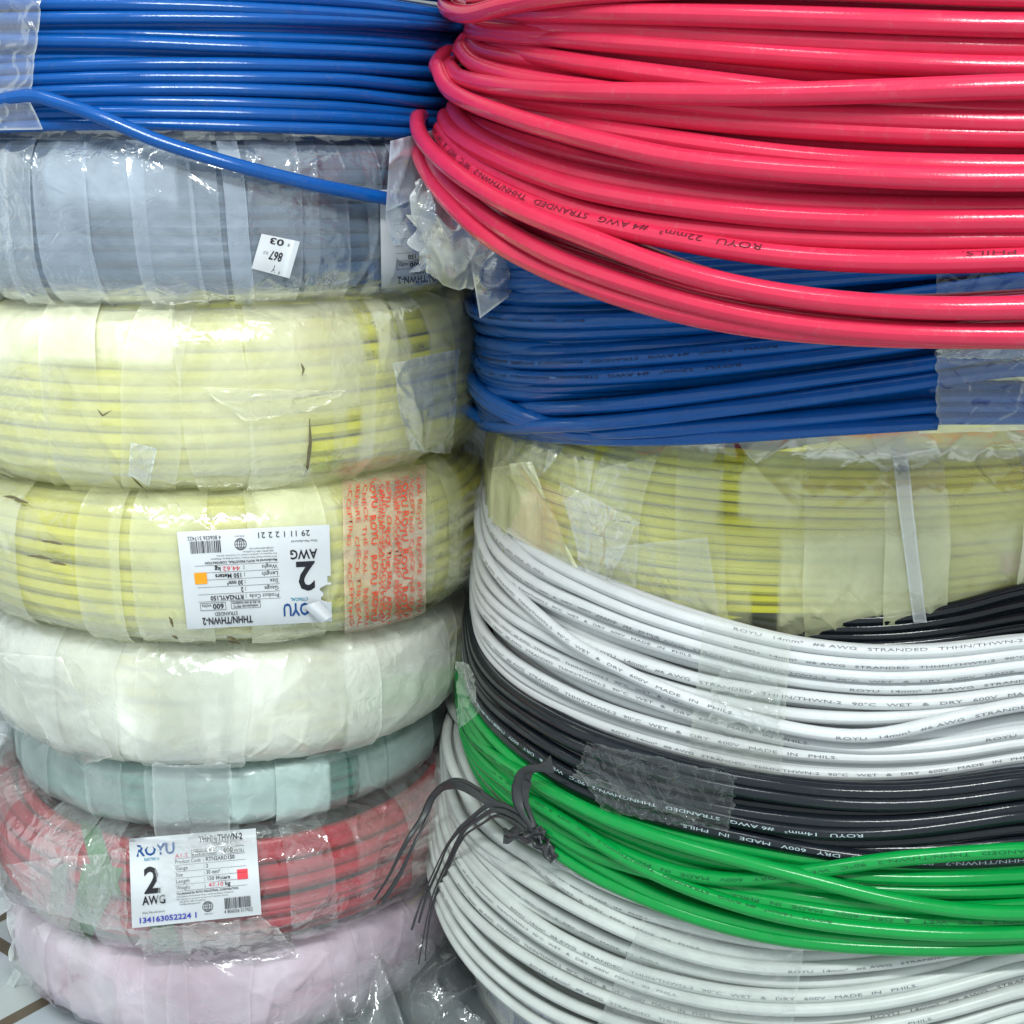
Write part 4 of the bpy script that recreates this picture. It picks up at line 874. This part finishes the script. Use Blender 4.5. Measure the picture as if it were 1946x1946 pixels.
surf_sheet('clear_tape', btape, ((1783, 652), (1990, 655), (1990, 684), (1783, 678)), (50, 12), 0.006, 0.14, M['f_crisp'], rb, 0.0040, 110, 44.0, jag=0.05, edge_haze=0.3)

# ---- red cable coil
C_rd = (0.34, 0.97, 0.380)
rd, rd_p, _ = wire_coil('cable_coil', 'big loose red cable coil on top of the right stack', M['red'], C_rd, 0.0054, [
    (0, [(846, -10), (880, -30), (1085, -48), (1480, -55), (1946, -35)]),
    (0.5, [(870, -20, 'b'), (846, 8), (858, 22), (900, 30), (960, 10), (1085, -10), (1280, -22), (1480, -26), (1946, -8)]),
    (0.3, [(905, 24), (935, 26), (985, 24), (1060, 24), (1230, 26), (1480, 33), (1700, 41), (1946, 50)]),
    (-0.8, [(915, 38), (980, 45), (1230, 58), (1480, 74), (1700, 84), (1946, 92)]),
    (-0.6, [(925, 50), (980, 64), (1180, 82), (1480, 106), (1700, 120), (1946, 130)]),
    (-2.2, [(935, 68), (1030, 84), (1230, 107), (1480, 133), (1700, 148), (1946, 158)]),
    (-0.2, [(930, 58, 'b'), (912, 70), (918, 80), (938, 88), (985, 100), (1060, 114), (1243, 142), (1430, 166), (1600, 186), (1946, 212)]),
    (0.3, [(895, 65, 'b'), (875, 85), (874, 100), (900, 122), (960, 142), (1040, 158), (1150, 174), (1330, 198), (1500, 214), (1946, 234)]),
    (1.8, [(880, 112, 'b'), (855, 122), (852, 134), (866, 146), (910, 158), (985, 169), (1085, 175), (1243, 178), (1430, 181), (1630, 175), (1800, 169), (1946, 163)]),
    (0.0, [(870, 160), (930, 178), (1030, 196), (1130, 208), (1330, 228), (1480, 240), (1700, 252), (1946, 258)]),
    (-2.0, [(900, 175), (1030, 207), (1230, 242), (1480, 268), (1700, 281), (1946, 286)]),
    (0.3, [(890, 160), (925, 182), (1010, 214), (1135, 244), (1243, 262), (1430, 290), (1560, 304), (1680, 312), (1946, 318)]),
    (2.0, [(935, 54, 'b'), (905, 66, 'b'), (862, 90, 'b'), (836, 115), (829, 132), (840, 160), (880, 188), (960, 218), (1060, 249), (1160, 274), (1280, 303), (1480, 324), (1730, 338), (1946, 342)]),
    (-1.5, [(875, 215), (935, 250), (1035, 284), (1243, 326), (1480, 354), (1780, 372), (1946, 374)]),
    (-0.2, [(862, 200), (870, 220), (895, 245), (945, 275), (1010, 304), (1110, 334), (1243, 358), (1330, 370), (1480, 386), (1780, 396), (1946, 396)]),
    (0.6, [(846, 205), (845, 225), (855, 250), (880, 276), (935, 307), (1010, 335), (1110, 362), (1243, 386), (1480, 413), (1700, 421), (1946, 418)]),
    (-0.2, [(836, 235), (842, 270), (880, 314), (935, 345), (1000, 370), (1130, 408), (1280, 432), (1480, 450), (1700, 458), (1946, 453)]),
    (0.7, [(835, 240), (836, 262), (850, 290), (875, 314), (910, 340), (985, 379), (1085, 414), (1243, 448), (1380, 473), (1480, 487), (1600, 496), (1730, 499), (1850, 497), (1946, 491)]),
    (2.0, [(850, 138, 'b'), (828, 156, 'b'), (808, 180), (797, 203), (792, 240), (806, 277), (842, 317), (910, 364), (985, 400), (1085, 438), (1180, 476), (1230, 498), (1380, 541), (1480, 560), (1580, 574), (1780, 588), (1946, 584)]),
    (-0.5, [(900, 370), (1000, 440), (1150, 510), (1280, 560), (1400, 590), (1600, 604), (1780, 600), (1946, 576)]),
    (1.2, [(812, 275), (818, 308), (840, 352), (900, 400), (985, 452), (1080, 500), (1230, 551), (1330, 580), (1430, 602), (1530, 618), (1630, 628), (1780, 636), (1946, 637)]),
    (0.6, [(795, 255), (794, 285), (801, 320), (822, 362), (865, 408), (935, 458), (1010, 500), (1130, 548), (1230, 580), (1320, 602), (1400, 617), (1530, 632), (1700, 640), (1946, 640)]),
], [(17, 1452, 40, True, 0, .30, 1.95), (17, 1828, 42, True, 'end', .21, 2.75)], M['red_wire_ink'], text=WIRE_TEXT4, fill=(2.5, 4.4), ridge_w=0.35, gap_max=0.0135)

# ================================================================== LOOSE THINGS BETWEEN THE STACKS
def bag_sheet(name, quad, deps, n, haze, mat, parent, crumple, cs, seed, bulge=0.0, edge_haze=0.3, jag=0.0):
    """crumpled film between four photo points, each at its own distance along the floor"""
    quad = [np.array(q, float) for q in quad]; a, b = n
    def hf(x, y, off): return at_depth(x, y, off)
    G = np.zeros((a, b, 3)); U = np.linspace(0, 1, a); V = np.linspace(0, 1, b)
    for i, u in enumerate(U):
        for j, v in enumerate(V):
            ju = jag * (vnoise(v * 6, 0.3, seed) - 0.5) * (1 if i in (0, 1, a - 1, a - 2) else 0); jv = jag * (vnoise(u * 6, 0.7, seed) - 0.5)
            uu, vv = u + ju, v + jv
            p = (quad[0] * (1 - uu) + quad[1] * uu) * (1 - vv) + (quad[3] * (1 - uu) + quad[2] * uu) * vv
            d = (deps[0] * (1 - uu) + deps[1] * uu) * (1 - vv) + (deps[3] * (1 - uu) + deps[2] * uu) * vv
            G[i, j] = at_depth(p[0], p[1], d - bulge * math.sin(math.pi * np.clip(u, 0, 1)) * math.sin(math.pi * np.clip(v, 0, 1)))
    Ug, Vg = np.meshgrid(U, V, indexing='ij'); sx = np.linalg.norm(G[-1, 0] - G[0, 0]); sy = np.linalg.norm(G[0, -1] - G[0, 0])
    x, y = Ug * sx * cs, Vg * sy * cs
    d = crumple * (fbm(x * 0.5, y * 0.5, seed) + 0.9 * ridge(x + 1.3 * fbm(x, y, seed + 2), y * 0.6, seed + 1, 3) + 0.7 * ridge(x * 0.8 + y, y - x * 0.7, seed + 6, 5) - 1.0)
    Vw = np.array([0, 0, H]) - G; Vw /= np.linalg.norm(Vw, axis=2)[..., None]; G = G + Vw * d[..., None]
    e = np.minimum(np.minimum(Ug * sx, (1 - Ug) * sx), np.minimum(Vg * sy, (1 - Vg) * sy))
    hz = haze * (0.6 + 0.8 * fbm(x * 0.6, y * 0.6, seed + 4)) + edge_haze * np.clip(1 - e / 0.0022, 0, 1)
    g = Geo(); g.grid(G, hz); return g.build(name, mat, parent, use_haze=True)
bag = thing('plastic_bag', 'crumpled clear plastic bag stuffed between the two stacks below the red coil', 'plastic bag', tuple(at_depth(930, 600, 0.97)))
bag_sheet('bag_fold', ((742, 268), (850, 240), (860, 345), (733, 402)), (0.915, 0.965, 0.97, 0.915), (26, 30), 0.58, M['f_grey'], bag, 0.004, 40, 3.0)
bag_sheet('bag_fold', ((735, 400), (830, 360), (840, 505), (745, 462)), (0.92, 0.96, 0.97, 0.925), (24, 30), 0.42, M['f_grey'], bag, 0.003, 30, 5.0, jag=0.1)
bag_sheet('bag_body', ((782, 335), (905, 340), (950, 500), (790, 505)), (0.93, 0.965, 0.955, 0.94), (46, 46), 0.42, M['f_clear'], bag, 0.007, 34, 8.0, 0.03, jag=0.25)
bag_sheet('bag_body', ((790, 420), (960, 430), (900, 555), (815, 530)), (0.935, 0.96, 0.945, 0.945), (46, 40), 0.38, M['f_milky'], bag, 0.007, 36, 12.0, 0.03, jag=0.25)
bag_sheet('bag_corner', ((893, 490), (966, 470), (972, 560), (912, 605)), (0.94, 0.955, 0.95, 0.945), (30, 34), 0.26, M['f_clear'], bag, 0.007, 30, 17.0, 0.008, 0.5)

sack = thing('plastic_sack', 'torn clear plastic sack hanging beside the left stack down to the tiles', 'plastic sack', tuple(at_depth(40, 1840, 1.07)))
bag_sheet('sack_sheet', ((-60, 1270), (30, 1300), (70, 1560), (-60, 1600)), (1.05, 1.07, 1.08, 1.05), (46, 70), 0.40, M['f_clear'], sack, 0.010, 34, 22.0, 0.01)
bag_sheet('sack_sheet', ((-60, 1560), (45, 1540), (30, 1720), (-60, 1780)), (1.05, 1.075, 1.03, 1.04), (46, 56), 0.46, M['f_clear'], sack, 0.009, 34, 26.0, 0.01)
bag_sheet('sack_sheet', ((10, 1690), (95, 1740), (70, 1880), (25, 1870)), (1.02, 1.03, 1.05, 1.04), (36, 50), 0.50, M['f_clear'], sack, 0.010, 30, 29.0, 0.0, jag=0.2)
bag_sheet('sack_tail', ((28, 1840), (40, 1850), (14, 1900), (0, 1892)), (1.03, 1.03, 1.05, 1.05), (8, 18), 0.40, M['f_clear'], sack, 0.003, 40, 33.0)

# ---- black raffia tied round the green coil
C_st = (C_lw[0], C_lw[1], C_lw[2] + 0.009)
raf = thing('raffia_tie', 'frayed black raffia string knotted round the green coil, tails over the white one', 'string', tuple(hit_cyl(1015, 1582, *C_st)))
def raffia(name, pts, w, n, hitf, seed, spread=1.0, fray=0.0, offs=0.0):
    r = np.random.default_rng(seed); g = Geo(); P0 = np.array([hitf(x, y) for x, y in pts])
    d = np.r_[0, np.cumsum(np.linalg.norm(np.diff(P0, axis=0), axis=1))]; d /= d[-1]; tt = np.linspace(0, 1, 90)
    Q0 = np.c_[[np.interp(tt, d, P0[:, k]) for k in range(3)]].T
    kk = np.hanning(11); kk /= kk.sum(); Q0 = np.c_[[np.convolve(np.pad(Q0[:, k], 5, mode='reflect', reflect_type='odd'), kk, 'valid') for k in range(3)]].T
    T = tube_frames(Q0); Vw = np.array([0, 0, H]) - Q0; Vw /= np.linalg.norm(Vw, axis=1)[:, None]; S = np.cross(T, Vw); S /= np.linalg.norm(S, axis=1)[:, None]
    for k in range(n):
        base = (k + 0.5) / n - 0.5; ph = r.uniform(0, 6, 3)
        lat = w * spread * (base * (1 + fray * tt ** 2 * 3.0) + 0.16 * np.sin(tt * 7 + ph[0]) + 0.10 * np.sin(tt * 15 + ph[1]))
        up = 0.0012 * np.sin(tt * 11 + ph[2]) + 0.0006 * k % 0.002 + offs
        C = Q0 + S * lat[:, None] + Vw * up[:, None]
        end = int(90 * (1 - fray * r.uniform(0, 0.22))); C = C[:end]; S1 = S[:end]; V1 = Vw[:end]; t1 = tt[:end]
        ww = w / n * (0.95 + 0.35 * np.sin(t1 * 9 + ph[1])) * np.clip((1.02 - t1 / t1[-1] * (0.55 if fray else 0.2)), 0.12, 1)
        tw = 0.35 * np.sin(t1 * 8 + ph[0]); A = S1 * np.cos(tw)[:, None] + V1 * np.sin(tw)[:, None]
        B = V1 * np.cos(tw)[:, None] - S1 * np.sin(tw)[:, None]
        rows = [C - A * ww[:, None], C - A * ww[:, None] * 0.4 + B * 0.0006, C + A * ww[:, None] * 0.4 - B * 0.0004 + B * 0.0006, C + A * ww[:, None], C - B * 0.0004]
        g.grid(np.stack(rows + rows[:1], 1))
    return g.build(name, M['string'], raf)
def hs(x, y):
    return hit_cyl(x, y, *C_st) if x > 832 else at_depth(x, y, 0.945 + 0.0006 * (x - 780) if x > 780 else 0.945)
hg = lambda x, y: hit_cyl(x, y, C_gr[0], C_gr[1], C_gr[2] + 0.0175)
raffia('loop', [(1050, 1452), (1030, 1456), (1008, 1464), (994, 1478), (989, 1498), (992, 1525), (999, 1550), (1010, 1574)], 0.0070, 2, hg, 4)
raffia('tail', [(1012, 1580), (982, 1556), (944, 1533), (905, 1505), (880, 1491), (862, 1488), (839, 1496), (818, 1519), (808, 1553), (782, 1594), (764, 1630), (746, 1668), (713, 1720)], 0.0062, 2, hs, 5, fray=0.3)
raffia('tail', [(1012, 1582), (990, 1558), (969, 1545), (948, 1538), (931, 1540), (905, 1560), (880, 1578), (859, 1609), (841, 1645), (818, 1694), (803, 1745), (790, 1809), (782, 1876)], 0.0066, 4, hs, 6, fray=0.9, offs=0.001)
raffia('tail', [(1018, 1580), (1000, 1584), (980, 1588), (957, 1586)], 0.0085, 3, hs, 7)
raffia('tail', [(1014, 1582), (1028, 1600), (1042, 1616), (1056, 1632)], 0.0085, 3, hs, 8)
raffia('knot', [(998, 1572), (1010, 1580), (1024, 1586), (1034, 1590)], 0.0075, 4, hs, 9, offs=0.004)

# ---- dark plastic sheet on the floor between the stacks
def floor_sheet():
    g = Geo(); a, b = 60, 50
    X = np.linspace(-0.26, 0.20, a)[:, None] * np.ones((1, b)); Y = np.linspace(0.88, 1.50, b)[None] * np.ones((a, 1))
    X = X + 0.05 * (fbm(Y * 9, X * 3, 3.0) - 0.5); Y = Y + 0.05 * (fbm(X * 9, Y * 3, 5.0) - 0.5)
    Z = 0.003 + 0.012 * ridge(X * 14 + Y * 5, Y * 9, 4.0, 4) * np.clip((X + 0.16) / 0.1, 0, 1) + 0.004 * fbm(X * 22, Y * 22, 6.0)
    g.grid(np.stack([X, Y, Z], -1))
    m = pvc('dark_sheet_plastic', (0.075, 0.105, 0.115), 0.30, 0.12)
    o = g.build('plastic_sheet', m, base=(-0.05, 1.0, 0.0)); o['label'] = 'creased dark plastic sheet on the floor between the two stacks'; o['category'] = 'plastic sheet'
floor_sheet()

# ---- loose crumpled film lying in the gap on the floor
def floor_film(name, label, x0, x1, y0, y1, seed, haze, mat, base):
    g = Geo(); a, b = 90, 80
    U = np.linspace(0, 1, a)[:, None] * np.ones((1, b)); V = np.linspace(0, 1, b)[None] * np.ones((a, 1))
    X = x0 + (x1 - x0) * U + 0.05 * (fbm(V * 5, U * 2, seed) - 0.5); Y = y0 + (y1 - y0) * V + 0.05 * (fbm(U * 5, V * 2, seed + 2) - 0.5)
    Z = 0.018 + 0.040 * np.sin(math.pi * U) * np.sin(math.pi * V) + 0.020 * ridge(X * 22 + Y * 9, Y * 14, seed, 3) + 0.012 * ridge(X * 34 - Y * 30, Y * 26 + X * 12, seed + 3, 5)
    g.grid(np.stack([X, Y, Z], -1), haze * (0.6 + 0.8 * fbm(X * 25, Y * 25, seed + 5)))
    o = g.build(name, mat, use_haze=True, base=base); o['label'] = label; o['category'] = 'plastic film'
floor_film('plastic_film', 'crumpled clear film lying on the dark sheet between the two stacks', -0.17, 0.0, 0.93, 1.10, 3.0, 0.16, M['f_clear'], (-0.08, 1.0, 0.0))
